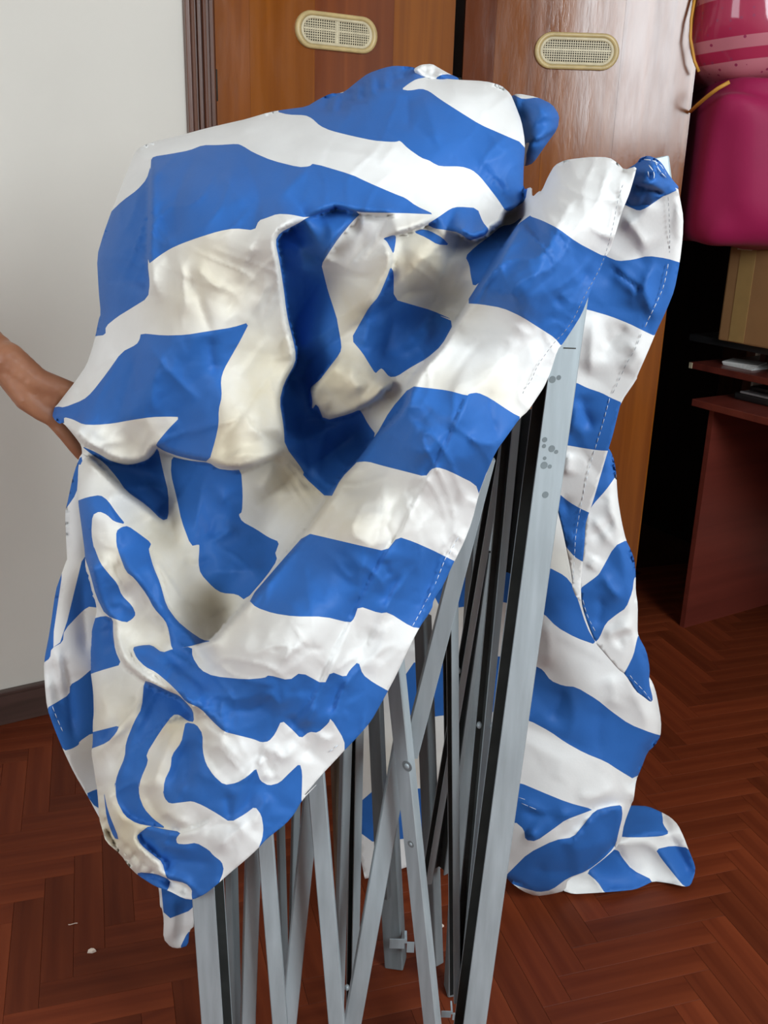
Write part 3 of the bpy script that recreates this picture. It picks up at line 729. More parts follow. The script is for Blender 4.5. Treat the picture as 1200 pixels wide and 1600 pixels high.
B.append(P('Y1', [(340, 320), (360, 300), (400, 270), (460, 285), (550, 300), (525, 330), (530, 355), (570, 358), (620, 350), (680, 385), (700, 410), (740, 440), (750, 480), (715, 570), (660, 610), (605, 630), (598, 600), (600, 570), (570, 540), (500, 525), (480, 515), (460, 440), (420, 410), (360, 360)]))
B.append(P('Y1', [(345, 488), (430, 495), (500, 525), (490, 565), (470, 590), (430, 570), (345, 515)]))
B.append(P('Y1', [(185, 100), (205, 200), (260, 335), (235, 330), (200, 240)]))
B.append(P('Z5', [(270, 885), (340, 868), (410, 850), (395, 885), (355, 930), (265, 965)]))
B.append(P('Z8', [(270, 405), (330, 425), (420, 470), (520, 545), (645, 610), (660, 615), (690, 615), (650, 710), (590, 840), (550, 940), (500, 1020), (440, 1105), (400, 1055), (330, 1010), (220, 940), (120, 895), (0, 875)], 'F', [(728, 474), (750, 439), (779, 390), (808, 351), (829, 336)]))
B.append(P('Z4', [(725, 370), (800, 378), (900, 390), (990, 415), (1000, 405), (1040, 400), (1095, 425), (1200, 495)], 'ZW', [(460, 530), (400, 620), (330, 720), (250, 850), (190, 1010)], 'Z4', [(1045, 875), (1030, 830), (900, 765), (850, 750), (820, 760), (795, 795), (700, 770), (600, 745), (520, 722), (460, 728), (560, 605), (630, 480)]))
B.append(P('Z4', [(235, 1058), (330, 1080), (500, 1120), (610, 1145), (665, 1075), (740, 1100), (830, 1140)], 'Z6', [(860, 45), (890, 60), (940, 85), (845, 260), (840, 305), (775, 395), (730, 390), (620, 320), (580, 325), (480, 290), (460, 350), (440, 370), (320, 340), (180, 340), (80, 325), (0, 297)], 'F', [(388, 937), (437, 880)]))

# base distances (photo x, photo y, metres in front of the camera)
BASE = [(600, 110, 1.44), (680, 130, 1.38), (820, 150, 1.36), (450, 180, 1.42), (300, 205, 1.47), (215, 240, 1.47), (815, 330, 1.22), (700, 230, 1.25), (550, 270, 1.22), (400, 260, 1.28), (300, 300, 1.25),
    (620, 330, 1.18), (450, 350, 1.17), (300, 370, 1.20), (180, 400, 1.36), (160, 500, 1.37), (120, 600, 1.35), (90, 640, 1.36), (350, 500, 1.17), (250, 560, 1.21), (200, 650, 1.25), (400, 650, 1.16), (380, 710, 1.16), (300, 600, 1.19),
    (480, 450, 1.26), (470, 600, 1.30), (560, 450, 1.20), (660, 430, 1.20), (700, 480, 1.27), (600, 560, 1.22), (540, 600, 1.19), (480, 680, 1.30), (560, 690, 1.30), (480, 760, 1.28), (420, 830, 1.27), (330, 780, 1.27), (230, 740, 1.36),
    (240, 800, 1.32), (330, 900, 1.23), (330, 960, 1.23), (260, 940, 1.20), (180, 800, 1.24), (150, 760, 1.28), (200, 900, 1.21), (270, 1000, 1.18),
    (960, 255, 1.12), (900, 260, 1.15), (850, 350, 1.09), (930, 400, 1.085), (800, 450, 1.065), (870, 500, 1.085), (720, 600, 1.06), (800, 640, 1.08), (640, 700, 1.055), (730, 780, 1.08), (550, 820, 1.05), (650, 900, 1.075), (450, 950, 1.045), (560, 1000, 1.055),
    (640, 1020, 1.07), (380, 1010, 1.06), (430, 1100, 1.045), (550, 1130, 1.055), (350, 1090, 1.09), (300, 1060, 1.13), (400, 1200, 1.04), (480, 1220, 1.045), (300, 1250, 1.06), (350, 1330, 1.04), (302, 1400, 1.06), (220, 1300, 1.12), (170, 1250, 1.17),
    (165, 1150, 1.20), (200, 1080, 1.20), (250, 1120, 1.15), (180, 1000, 1.26), (150, 950, 1.30)]
S = []
VLEFT = P('F', [(303, 1012), (333, 998), (343, 987), (370, 960), (390, 937), (437, 880), (480, 827), (513, 780), (533, 747), (557, 723), (587, 683), (630, 640), (642, 603), (653, 580), (690, 540), (712, 503), (737, 467), (779, 401), (808, 351), (829, 335)])
S.append((VLEFT, 0.075, 30, 60))
S.append((P('Z2', [(568, 618), (520, 650), (440, 680), (400, 690), (355, 703)]), 0.04, 25, 25))
S.append((P('Z2', [(355, 703), (385, 735), (393, 780), (380, 830), (340, 920), (290, 1008)]), 0.03, 22, 25))
LEFTFOLD = P('Z1', [(1030, 625), (930, 680), (912, 712), (930, 800), (945, 900), (960, 1008)], 'Z4', [(150, 60), (185, 200), (185, 260), (130, 360), (110, 440), (130, 560), (135, 650)])
S.append((LEFTFOLD, 0.06, 35, 45))
S.append((P('Z3', [(1180, 650), (1150, 690), (1050, 742), (960, 762), (880, 752), (830, 727), (760, 716), (690, 700), (620, 676), (580, 652), (540, 716), (470, 735), (370, 718), (300, 674), (240, 640), (150, 540)]), 0.075, 35, 60))
S.append((P('Z1', [(430, 925), (442, 870), (433, 800), (440, 640), (441, 480), (455, 392)]), 0.035, 18, 40))
S.append((P('Z2', [(884, 545), (850, 590), (815, 604), (800, 645), (760, 670), (740, 692), (690, 708), (640, 682), (590, 667)]), 0.07, 30, 50))
S.append((P('Z4', [(660, 328), (610, 385), (560, 440), (440, 502), (320, 535), (290, 470), (262, 480), (255, 387), (300, 340), (395, 215)]), 0.04, 24, 35))
S.append((P('Z2', [(275, 606), (240, 640), (190, 700), (150, 760), (125, 802)]), 0.03, 22, 28))
S.append((P('Z3', [(225, 690), (300, 735), (400, 830), (440, 868), (540, 935), (610, 1002), (640, 1015)]), 0.05, 25, 40))
S.append((P('Z5', [(760, 840), (755, 785), (690, 712), (600, 682), (525, 642), (440, 572), (405, 520), (382, 430), (380, 365), (345, 336), (300, 242), (270, 130), (255, 40)]), 0.06, 25, 45))
S.append((P('Z5', [(660, 495), (610, 512), (560, 474), (510, 477), (468, 487), (480, 540), (530, 577), (640, 652), (720, 740), (790, 772), (900, 882), (960, 897)])[::-1], 0.011, 20, 18))
S.append((P('Z2', [(430, 612), (280, 608), (175, 582)], 'Z1', [(1130, 588), (1080, 604), (1020, 630)]), 0.03, 22, 26))
S.append((P('Z5', [(660, 490), (640, 400), (570, 300), (540, 240), (480, 160), (440, 128), (400, 20)]), 0.016, 25, 20))
S.append((P('Z5', [(800, 455), (740, 412), (680, 362), (630, 290), (600, 180), (570, 110), (550, 30)])[::-1], 0.014, 25, 20))
S.append((P('Y1', [(480, 515), (460, 440), (420, 410), (360, 360), (335, 320), (390, 268)])[::-1], 0.022, 14, 16))
S.append((P('Y1', [(720, 220), (640, 280), (540, 310), (460, 285), (350, 258), (285, 222), (245, 150)])[::-1], 0.012, 16, 16))
S.append((P('Y1', [(600, 600), (570, 540), (500, 527), (430, 495), (345, 490), (290, 400), (215, 350)]), 0.022, 14, 16))
S.append((P('Z5', [(290, 980), (340, 930), (400, 860), (480, 770), (520, 650)]), 0.02, 16, 20))
# long tuck down the middle of the valance, where the stripes jump
TUCK = P('F', [(735, 606), (690, 715), (665, 748), (625, 835), (600, 868), (560, 945), (545, 975), (512, 1045), (490, 1095), (455, 1140)])
S.append((TUCK[::-1], 0.006, 30, 22))
R = []
def rg(A, w, *a): R.append((P(*a), A, w))
# upper bundle
rg(-.012, 16, 'Z1', [(770, 347), (800, 420), (850, 520), (845, 620), (830, 690), (815, 750)])
rg(.012, 20, 'Z1', [(900, 560), (860, 600), (850, 650), (800, 760), (770, 830)])
rg(-.008, 10, 'Z1', [(660, 290), (720, 320), (800, 312), (900, 305)])
rg(.010, 18, 'Z1', [(895, 228), (790, 300), (760, 330)])
rg(-.010, 12, 'Z1', [(640, 355), (590, 430), (545, 530), (530, 620), (545, 700), (540, 760)])
rg(-.006, 8, 'Z1', [(545, 700), (500, 640), (450, 600)])
rg(.008, 12, 'Z1', [(700, 440), (770, 540), (800, 600)])
rg(-.010, 9, 'Z2', [(448, 145), (450, 230), (452, 310)])
rg(.010, 14, 'Z2', [(500, 145), (540, 260), (570, 370)])
rg(-.007, 10, 'Z2', [(570, 375), (500, 300), (470, 260)])
rg(.010, 16, 'Z2', [(420, 335), (360, 400), (350, 440)])
rg(.008, 14, 'Z2', [(0, 360), (150, 370), (300, 390), (380, 370)])
rg(-.006, 8, 'Z2', [(100, 310), (200, 350), (330, 385)])
rg(.012, 18, 'Z2', [(95, 425), (20, 490), (-30, 560)])
rg(-.010, 10, 'Z2', [(215, 150), (200, 190), (140, 200), (60, 215)])
rg(.016, 16, 'Z2', [(350, 70), (320, 120), (260, 140)])
rg(-.012, 10, 'Z2', [(460, 62), (420, 110), (360, 150)])
rg(.016, 22, 'Z2', [(830, 130), (700, 180), (560, 115)])
rg(.008, 14, 'Z2', [(870, 350), (780, 400), (690, 440)])
# cream flap
rg(.012, 10, 'Z1', [(545, 740), (560, 830), (575, 930), (570, 1008)])
rg(-.012, 8, 'Z1', [(575, 790), (620, 900), (650, 1000)], 'Z3', [(830, 110), (880, 140)])
rg(.010, 9, 'Z1', [(600, 800), (680, 870), (725, 910)])
rg(-.010, 8, 'Z1', [(490, 745), (540, 830), (560, 950)])
rg(.012, 10, 'Z1', [(480, 770), (450, 850), (490, 960)])
rg(-.010, 9, 'Z1', [(790, 830), (760, 930), (720, 1008)])
rg(.010, 12, 'Z1', [(880, 790), (870, 900), (820, 1000)])
rg(-.008, 6, 'Z3', [(1180, 250), (1080, 370), (950, 540), (850, 690)])
rg(.008, 10, 'Z3', [(1120, 120), (1000, 300), (900, 330)])
rg(.010, 12, 'Z3', [(510, 125), (580, 230), (700, 360), (800, 450)])
rg(-.010, 9, 'Z3', [(510, 200), (455, 320), (430, 430), (390, 540)])
rg(.008, 9, 'Z3', [(600, 260), (560, 390), (570, 520)])
rg(-.010, 9, 'Z3', [(840, 120), (835, 230), (870, 330)])
rg(.010, 9, 'Z3', [(420, 220), (330, 380), (260, 540)])
rg(-.008, 8, 'Z3', [(470, 190), (480, 420), (490, 440)])
rg(.008, 10, 'Z3', [(690, 515), (620, 600), (580, 650)])
rg(-.007, 8, 'Z3', [(1150, 590), (1000, 650), (870, 700)])
rg(.008, 8, 'Z3', [(1140, 690), (1000, 690), (900, 700)])
rg(.010, 12, 'Z3', [(255, 290), (340, 260), (400, 200)])
rg(-.010, 9, 'Z3', [(120, 460), (220, 390), (330, 290), (430, 200)])
rg(-.010, 7, 'Z3', [(260, 400), (200, 400)])
rg(.010, 8, 'Z3', [(250, 555), (260, 590), (340, 640), (460, 625)])
# loop of white and the pouch
rg(-.012, 10, 'Z2', [(330, 700), (260, 760), (200, 850)])
rg(.010, 10, 'Z2', [(260, 640), (330, 640), (430, 620)])
rg(-.008, 8, 'Z2', [(140, 830), (240, 850), (350, 850)])
rg(.018, 30, 'Z2', [(420, 720), (520, 780), (600, 860), (640, 940)])
rg(-.008, 8, 'Z2', [(410, 910), (500, 900), (590, 890)])
rg(.012, 10, 'Z2', [(30, 700), (60, 780), (40, 850)])
rg(.014, 14, 'Z1', [(1090, 600), (1130, 690), (1080, 800)])
rg(.014, 12, 'Z4', [(540, 30), (520, 110), (500, 200)])
rg(-.012, 9, 'Z4', [(640, 20), (630, 120), (600, 260)])
rg(.010, 10, 'Z4', [(760, 80), (820, 120), (740, 200), (640, 230)])
rg(.008, 7, 'Z4', [(440, 200), (450, 330), (480, 390), (400, 420)])
rg(.008, 7, 'Z4', [(330, 360), (420, 390), (540, 340)])
rg(-.008, 6, 'Z4', [(600, 290), (480, 440)])
rg(-.012, 9, 'Z4', [(150, 560), (280, 520), (420, 510)])
rg(-.014, 12, 'Z4', [(520, 545), (400, 650), (230, 770)])
rg(.014, 18, 'Z4', [(180, 640), (300, 590), (460, 520)])
rg(-.012, 10, 'Z4', [(270, 200), (230, 300), (150, 380)])
rg(-.008, 7, 'Z4', [(720, 310), (620, 440), (520, 540)])
rg(.010, 14, 'Z4', [(90, 900), (260, 840), (330, 900)])
rg(-.014, 12, 'Z4', [(0, 930), (120, 840), (215, 760)])
rg(.010, 8, 'Z4', [(10, 870), (60, 800), (90, 700)])
# blue pocket and hollow below
rg(.010, 8, 'Z3', [(800, 770), (790, 900), (755, 1100)])
rg(.010, 10, 'Z3', [(930, 850), (870, 940), (850, 1080)])
rg(-.010, 8, 'Z3', [(880, 880), (860, 1000), (800, 1110)])
rg(.012, 10, 'Z3', [(960, 1010), (900, 1070), (800, 1110)])
rg(-.014, 10, 'Z3', [(600, 670), (640, 850), (650, 1050), (720, 1160)])
rg(.014, 16, 'Z5', [(1130, 100), (980, 130), (850, 130), (800, 130)])
rg(-.010, 12, 'Z5', [(860, 60), (760, 110), (700, 60)])
rg(.012, 22, 'Z5', [(580, 30), (620, 150), (700, 270), (900, 290)])
rg(-.014, 16, 'Z5', [(980, 280), (850, 330), (830, 400), (800, 450)])
rg(.014, 16, 'Z5', [(430, 60), (520, 240), (600, 340), (650, 440)])
rg(-.014, 12, 'Z5', [(340, 30), (400, 150), (470, 260), (490, 330)])
rg(.014, 12, 'Z5', [(310, 20), (370, 130), (440, 240)])
rg(.010, 10, 'Z5', [(350, 290), (420, 270), (480, 320)])
rg(.022, 26, 'Z5', [(390, 380), (420, 500), (520, 590), (620, 660)])
rg(.014, 22, 'Z5', [(520, 480), (640, 570), (760, 700), (850, 800)])
rg(-.010, 10, 'Z5', [(620, 520), (740, 620), (860, 710)])
rg(.010, 10, 'Z5', [(790, 690), (1000, 730), (1090, 680)])
rg(-.008, 8, 'Z5', [(900, 780), (1060, 780), (1110, 700)])
rg(.014, 20, 'Z5', [(740, 770), (850, 880), (960, 1000), (1010, 1050)])
rg(-.012, 10, 'Z5', [(800, 860), (820, 980), (870, 1080)])
rg(.016, 14, 'Z5', [(700, 830), (620, 980), (580, 1100), (540, 1200)])
rg(-.016, 12, 'Z5', [(640, 830), (560, 1000), (500, 1130)])
rg(.016, 14, 'Z5', [(560, 740), (470, 900), (420, 1080), (390, 1190)])
rg(-.014, 12, 'Z5', [(500, 800), (430, 950), (370, 1100)])
rg(-.014, 12, 'Z5', [(760, 870), (700, 1000), (640, 1180)])
rg(.012, 14, 'Z5', [(290, 650), (360, 780), (300, 900)])
rg(.012, 8, 'Z5', [(500, 700), (430, 830), (340, 950)])
rg(-.012, 9, 'Z5', [(740, 920), (730, 1060), (720, 1160)])
rg(.010, 10, 'Z6', [(0, 990), (40, 1040), (60, 1120)])
rg(-.012, 8, 'Z6', [(30, 960), (60, 1060), (100, 1080)])
# lower rim
rg(.012, 12, 'Y1', [(200, 60), (230, 180), (300, 280)])
rg(-.012, 9, 'Y1', [(390, 60), (400, 160), (450, 230), (540, 280)])
rg(.012, 14, 'Y1', [(430, 180), (520, 240), (620, 270)])
rg(-.010, 8, 'Y1', [(660, 340), (680, 280), (740, 260), (840, 280)])
rg(.010, 12, 'Y1', [(880, 240), (780, 320), (700, 400)])
rg(-.009, 8, 'Y1', [(780, 260), (770, 160), (760, 110)])
rg(.010, 12, 'Y1', [(980, 120), (920, 190), (880, 300)])
rg(.010, 10, 'Y1', [(400, 320), (520, 380), (640, 380)])
rg(-.008, 8, 'Y1', [(470, 430), (600, 440), (720, 450)])
rg(.010, 8, 'Y1', [(330, 330), (380, 400), (450, 470)])
rg(-.010, 6, 'Y1', [(230, 350), (300, 380), (390, 480)])
rg(.008, 5, 'Y1', [(170, 160), (185, 240), (200, 320)])
# valance
rg(.012, 22, 'Z8', [(650, 130), (660, 300), (640, 480), (600, 620)])
rg(-.012, 14, 'Z8', [(600, 580), (650, 450), (660, 250), (730, 190)])
rg(.010, 16, 'Z8', [(400, 480), (360, 620), (280, 760), (180, 870)])
rg(-.008, 10, 'Z8', [(330, 560), (400, 700), (330, 760), (230, 850)])
rg(.007, 8, 'Z8', [(130, 780), (120, 840), (60, 760)])
rg(-.010, 14, 'Z8', [(640, 640), (540, 760), (400, 850), (320, 930)])
rg(.008, 10, 'Z8', [(560, 700), (500, 790), (400, 860)])
rg(.006, 10, 'Z4', [(970, 30), (850, 170), (760, 350)])
rg(-.006, 8, 'Z4', [(1100, 120), (960, 260), (900, 380)])
rg(.008, 10, 'Z4', [(1180, 200), (1100, 330), (1000, 400), (930, 560), (830, 640)])
rg(-.009, 7, 'Z4', [(1100, 370), (1095, 500), (1140, 630)])
rg(.009, 8, 'Z4', [(1140, 640), (1060, 640), (990, 600)])
rg(-.006, 8, 'Z4', [(740, 560), (800, 500), (830, 470)])
rg(.007, 12, 'Z4', [(700, 650), (800, 690), (880, 600)])
rg(.008, 14, 'Z4', [(830, 760), (730, 920), (680, 1080)])
rg(-.006, 7, 'Z4', [(780, 820), (590, 980), (560, 980)])
rg(.006, 8, 'Z4', [(460, 940), (530, 970), (640, 970)])
rg(-.005, 6, 'Z4', [(590, 990), (640, 1080), (620, 1130)])
rg(.008, 10, 'Z4', [(1010, 840), (940, 1000), (900, 1130)])
rg(-.007, 8, 'Z4', [(960, 860), (890, 1000), (850, 1120)])
rg(-.008, 7, 'Z6', [(605, 70), (610, 120), (635, 160)])
rg(.009, 10, 'Z6', [(730, 140), (660, 220), (600, 310), (560, 390)])
rg(-.008, 8, 'Z6', [(680, 130), (620, 220), (590, 300)])
rg(.008, 10, 'Z6', [(525, 40), (490, 160), (470, 290)])
rg(-.008, 10, 'Z6', [(560, 390), (510, 480), (480, 560)])
rg(.010, 14, 'Z6', [(620, 320), (600, 450), (540, 560), (510, 620)])
rg(-.006, 7, 'Z6', [(330, 500), (240, 490), (190, 460)])
rg(.006, 8, 'Z6', [(100, 560), (200, 470), (260, 500)])
rg(.008, 12, 'Z6', [(440, 370), (400, 500), (320, 650)])
rg(.010, 10, 'Z6', [(480, 560), (420, 660), (370, 790), (230, 1000)])
rg(-.010, 8, 'Z6', [(430, 640), (380, 700), (350, 810)])
rg(.010, 9, 'Z6', [(150, 650), (120, 760), (60, 690), (20, 770)])
rg(-.009, 7, 'Z6', [(170, 790), (165, 840), (240, 890)])
rg(.008, 7, 'Z6', [(300, 760), (260, 780), (240, 860)])
rg(-.010, 10, 'Z6', [(350, 820), (230, 990), (215, 1030)])
rg(.010, 10, 'Z6', [(200, 920), (130, 1010), (80, 960), (20, 1050)])
for l in ([(150, 120), (200, 140)], [(160, 190), (205, 190)], [(175, 250), (225, 240)], [(190, 310), (245, 290)], [(225, 360), (275, 330)], [(270, 400), (310, 360)], [(300, 440), (345, 400)], [(345, 490), (385, 445)], [(400, 510), (425, 470)], [(480, 560), (500, 520)], [(560, 600), (575, 550)]):
    rg(-.016, 5, 'Y1', l)
for l in ([(160, 155), (130, 230)], [(205, 160), (190, 240)], [(245, 125), (235, 200)], [(285, 95), (290, 190)], [(330, 75), (345, 160)], [(385, 58), (400, 130)], [(440, 55), (440, 115)]):
    rg(-.022, 8, 'Z2', l)
for l in ([(185, 160), (165, 235)], [(262, 110), (262, 190)], [(310, 80), (318, 170)], [(362, 62), (372, 140)]):
    rg(.018, 8, 'Z2', l)
# small folds printed all through the softer inner cloth
SIL = [P('Z3', [(90, 478), (150, 415), (255, 272), (297, 137)], 'Z1', [(258, 985), (243, 770), (300, 595), (388, 374), (480, 333), (660, 287), (800, 255), (960, 217), (1075, 180), (1150, 158)], 'Z2', [(215, 150), (300, 83), (400, 54), (490, 66), (530, 96), (740, 112), (835, 160), (875, 260), (889, 360), (884, 430), (882, 560)]),
       P('Z3', [(150, 540), (98, 520), (90, 478)]),
       P('Z5', [(302, 1140), (278, 980), (290, 790), (272, 580), (255, 330), (248, 40)], 'Z3', [(215, 905), (215, 780), (235, 690)]),
       P('Y1', [(345, 502), (270, 410), (165, 240), (152, 70)]), P('Z8', [(330, 270), (400, 130), (520, 94), (690, 88), (772, 156)])]
ROUNDS = [(SIL[0], 46, 0.07), (SIL[1], 14, 0.03), (SIL[2], 26, 0.05), (SIL[3], 14, 0.03), (SIL[4], 30, 0.05)]
HEM = P('Z8', [(800, 150), (740, 300), (715, 450), (675, 600), (640, 690), (560, 830), (500, 960), (440, 1040), (405, 1070)], 'ZW', [(560, 200), (520, 300), (470, 360), (430, 520), (400, 610), (300, 690), (260, 800), (190, 960)], 'F', [(742, 765), (716, 840), (700, 868)], 'Z6', [(890, 60), (840, 190), (735, 385), (650, 510), (560, 670), (500, 800), (420, 915), (330, 985)])
CR = [(72, .0075, 21, 1.7, -1.0), (34, .0062, 22, -3.0, -1.05), (30, .0045, 26, -2.5, 0.9), (30, .0014, 24, 1.5, -1.0), (14, .0007, 23, 1.3, -1.0)]
S = [(l, A * (1.9 if A > .03 else 1.4), wf, wb) for l, A, wf, wb in S]
main_relief = Relief(BASE, S, R, ROUNDS, CR, [(600, 220, 300, 130, .45), (330, 300, 150, 110, .3)])
STAIN_SHADE = [(330, 430, 100, .55), (420, 620, 100, .7), (540, 600, 90, .9), (560, 480, 70, .7), (670, 430, 70, .9), (600, 440, 60, .6), (400, 560, 90, .55), (300, 470, 80, .5), (360, 680, 90, .75), (470, 740, 90, .8), (520, 800, 90, .6), (330, 930, 90, .55), (250, 850, 60, .7), (200, 690, 70, .5), (280, 880, 60, .6), (195, 880, 60, .5), (240, 980, 80, .45), (190, 1130, 80, .55), (200, 1290, 70, .8), (270, 1130, 60, .7), (230, 1210, 60, .5), (690, 620, 50, .4), (360, 1000, 60, .2), (170, 1100, 60, .4), (770, 620, 40, .45)]
STAIN_SHADE = [(x, y, r * 1.1, min(1.3, s_ * 1.35)) for x, y, r, s_ in STAIN_SHADE]  # real cream stains, strengthened so the tint also shades the inner folds
canopy_main = sheet('canopy_top', canopy, MAIN, B, main_relief, 4.0, [s[0] for s in S], stain_shade=STAIN_SHADE)
stitches('hem_stitching', canopy, HEM[:18], main_relief, M_THREAD_D, 5, 3, .0004)
stitches('hem_stitching', canopy, HEM[18:], main_relief, M_THREAD_W, 7, 3)

# ---- knotted ends behind the bundle
KN = P('Z2', [(740, 330), (720, 220), (780, 165), (835, 170), (860, 158), (935, 172), (990, 198), (1018, 240), (1012, 290), (965, 355), (920, 420), (890, 432), (850, 420), (830, 300)])
kr = Relief([(765, 200, 1.45), (765, 230, 1.44), (840, 165, 1.37), (868, 200, 1.37), (840, 225, 1.34), (810, 200, 1.40), (835, 255, 1.38), (820, 180, 1.40)],
            [(P('Z2', [(1010, 285), (960, 325), (900, 345)]), .02, 14, 14)], [(P('Z2', [(1000, 215), (960, 245), (890, 290)]), .012, 10), (P('Z2', [(860, 170), (900, 230), (880, 280)]), -.015, 10), (P('Z2', [(940, 180), (950, 230), (900, 270)]), .012, 9)],
            [(KN[2:], 22, .05)], [(26, .0035, 5, 1.2, .6)])
sheet('knotted_end', canopy, KN, [P('Z2', [(820, 150), (855, 168), (880, 180), (938, 173), (1000, 190), (1040, 240), (1020, 310), (970, 370), (920, 430), (880, 440), (893, 420), (895, 345), (820, 300)])], kr, 4.0,
      whites=[P('Z2', [(890, 345), (906, 342), (900, 362), (890, 400)])])
CRP = P('Z2', [(470, 66), (500, 50), (540, 47), (570, 65), (605, 85), (640, 100), (640, 112), (560, 112), (515, 104), (480, 90)])
cr_ = Relief([(655, 105, 1.44), (690, 112, 1.44), (715, 122, 1.45), (670, 122, 1.42)], [], [(P('Z2', [(545, 50), (550, 75), (540, 100)]), -.02, 6), (P('Z2', [(500, 55), (520, 80), (515, 100)]), -.018, 6), (P('Z2', [(580, 75), (565, 95)]), .015, 6)],
              [(np.vstack([CRP, CRP[:1]]), 9, .03)], [(9, .004, 9, 1, 0)])
sheet('gathered_end', canopy, CRP, [P('Z2', [(555, 100), (575, 88), (605, 86), (645, 98), (650, 115), (560, 115)])], cr_, 2.5)

# ---- left side curtain, hanging behind the held folds
CUR = P('Z3', [(240, 680), (220, 705), (190, 800), (165, 920), (155, 960), (160, 1100), (165, 1185)], 'Z5', [(160, 80), (135, 150), (110, 220), (85, 400), (55, 555), (58, 640), (70, 770), (110, 880), (150, 975), (200, 1080), (255, 1170)], 'Y1', [(70, 65), (110, 130), (150, 205), (175, 250), (260, 260), (320, 100)], 'Z5', [(400, 1050), (420, 700), (380, 300), (330, 60)], 'Z3', [(330, 900), (300, 750)])
cur_b = [P('Z3', [(230, 690), (190, 790), (150, 920), (150, 958), (210, 872), (216, 800), (240, 740)]),
         P('ZC', [(545, 310), (620, 265), (640, 110), (780, 10)], 'Z5', [(255, -10), (420, 40), (420, 330), (275, 290), (240, 310), (150, 405), (145, 460), (90, 490), (85, 535), (50, 560), (40, 480), (85, 380), (105, 220), (150, 85)])[2:],
         P('ZC', [(585, 850), (690, 790), (870, 680), (875, 560), (1000, 490), (1150, 360), (1300, 300), (1300, 1180), (1150, 1160), (990, 1270), (985, 1310), (900, 1360), (795, 1385), (700, 1200), (610, 1000)]),
         P('ZL', [(428, 450), (470, 430), (520, 420), (540, 520), (480, 520)])]
cur_w = []
cur_r = Relief([(120, 720, 1.36), (105, 850, 1.33), (75, 1030, 1.30), (80, 1110, 1.30), (130, 1230, 1.29), (165, 1270, 1.28), (150, 900, 1.34), (150, 1050, 1.33), (150, 1180, 1.32), (190, 1000, 1.36), (180, 1200, 1.33)], [],
    [(P('ZC', [(640, 100), (650, 300), (700, 600), (710, 780), (860, 1100)]), -.012, 9), (P('ZC', [(790, 20), (800, 300), (860, 560), (890, 1000), (950, 1330)]), -.014, 9),
     (P('ZC', [(720, 100), (740, 400), (790, 700)]), .012, 10), (P('ZC', [(580, 400), (600, 700), (700, 1050)]), .010, 9), (P('Z5', [(240, 100), (235, 300), (260, 560)]), -.012, 12)],
    [(P('Z3', [(220, 705), (165, 920), (165, 1185)], 'Z5', [(135, 150), (85, 400), (55, 555), (70, 770)]), 24, .018)], [(40, .002, 31, 2.5, 1.5)])
sheet('side_curtain', canopy, CUR, cur_b, cur_r, 5.0, stain_shade=[(140, 1150, 50, .5), (150, 930, 60, .5)])
stitches('hem_stitching', canopy, P('ZC', [(655, 830), (700, 950), (760, 1090), (810, 1200)]), cur_r, M_THREAD_W, 7, 3)

# ---- short end hanging below the left corner
TL = P('Y1', [(440, 540), (400, 380), (420, 250), (560, 240), (640, 400), (620, 520), (605, 600), (612, 740), (588, 762), (582, 832), (540, 846), (500, 840), (465, 800), (468, 712), (460, 660), (450, 650), (448, 600)])
tl_r = Relief([(250, 1290, 1.27), (300, 1290, 1.25), (255, 1390, 1.30), (300, 1410, 1.30), (260, 1470, 1.31), (290, 1470, 1.31)], [], [(P('Y1', [(500, 580), (520, 700), (500, 830)]), .012, 12), (P('Y1', [(570, 600), (560, 720), (540, 840)]), -.012, 10)],
              [(P('Y1', [(448, 600), (468, 712), (465, 800), (500, 840)]), 10, .02)], [(25, .002, 33, 2, 1.4)])
sheet('hanging_end', canopy, TL, [P('Y1', [(452, 520), (620, 580), (612, 660), (470, 715)]), P('Y1', [(540, 850), (580, 768), (600, 770), (590, 850)])], tl_r, 4.0)

# ---- right valance with its stitched hem
EV = P('Z8', [(770, 250), (800, 210), (1000, 260), (1060, 250), (1070, 300), (1090, 410), (1086, 520), (1070, 655), (1042, 800), (1000, 905), (960, 990), (935, 1045), (900, 1130), (842, 1260)],
       'ZW', [(1180, 290), (1080, 435), (1052, 550), (1030, 640), (1005, 720), (960, 870), (905, 1060), (880, 1128), (858, 1200), (855, 1300), (842, 1430)], 'Z7', [(632, 80), (622, 180), (625, 278), (590, 232), (565, 130), (548, 40)], 'ZW', [(780, 1600), (770, 1500), (740, 1350), (715, 1230), (685, 1110), (660, 960), (690, 700), (720, 300)], 'F', [(880, 505), (845, 495), (800, 480), (800, 420), (840, 350), (880, 290), (940, 275)], 'Z8', [(760, 330)])
ev_b = [P('Z8', [(650, 600), (680, 621), (740, 645), (820, 637), (900, 616), (1000, 630), (1090, 658), (1060, 820), (980, 990), (940, 1048), (880, 1020), (800, 980), (700, 940), (580, 905), (400, 860), (200, 780), (200, 480), (450, 520)]),
        P('ZW', [(700, 300), (800, 310), (870, 345), (960, 375), (1015, 405), (1095, 440), (1070, 550), (1020, 738), (940, 735), (840, 720), (745, 703), (690, 700)]),
        P('ZW', [(660, 980), (690, 1003), (760, 1060), (830, 1100), (900, 1132), (880, 1220), (880, 1300), (860, 1430), (842, 1432), (790, 1400), (735, 1335), (700, 1280)]),
        P('Z8', [(740, 200), (1010, 200), (1000, 285), (940, 325), (890, 360), (850, 376), (790, 350), (750, 330)])]
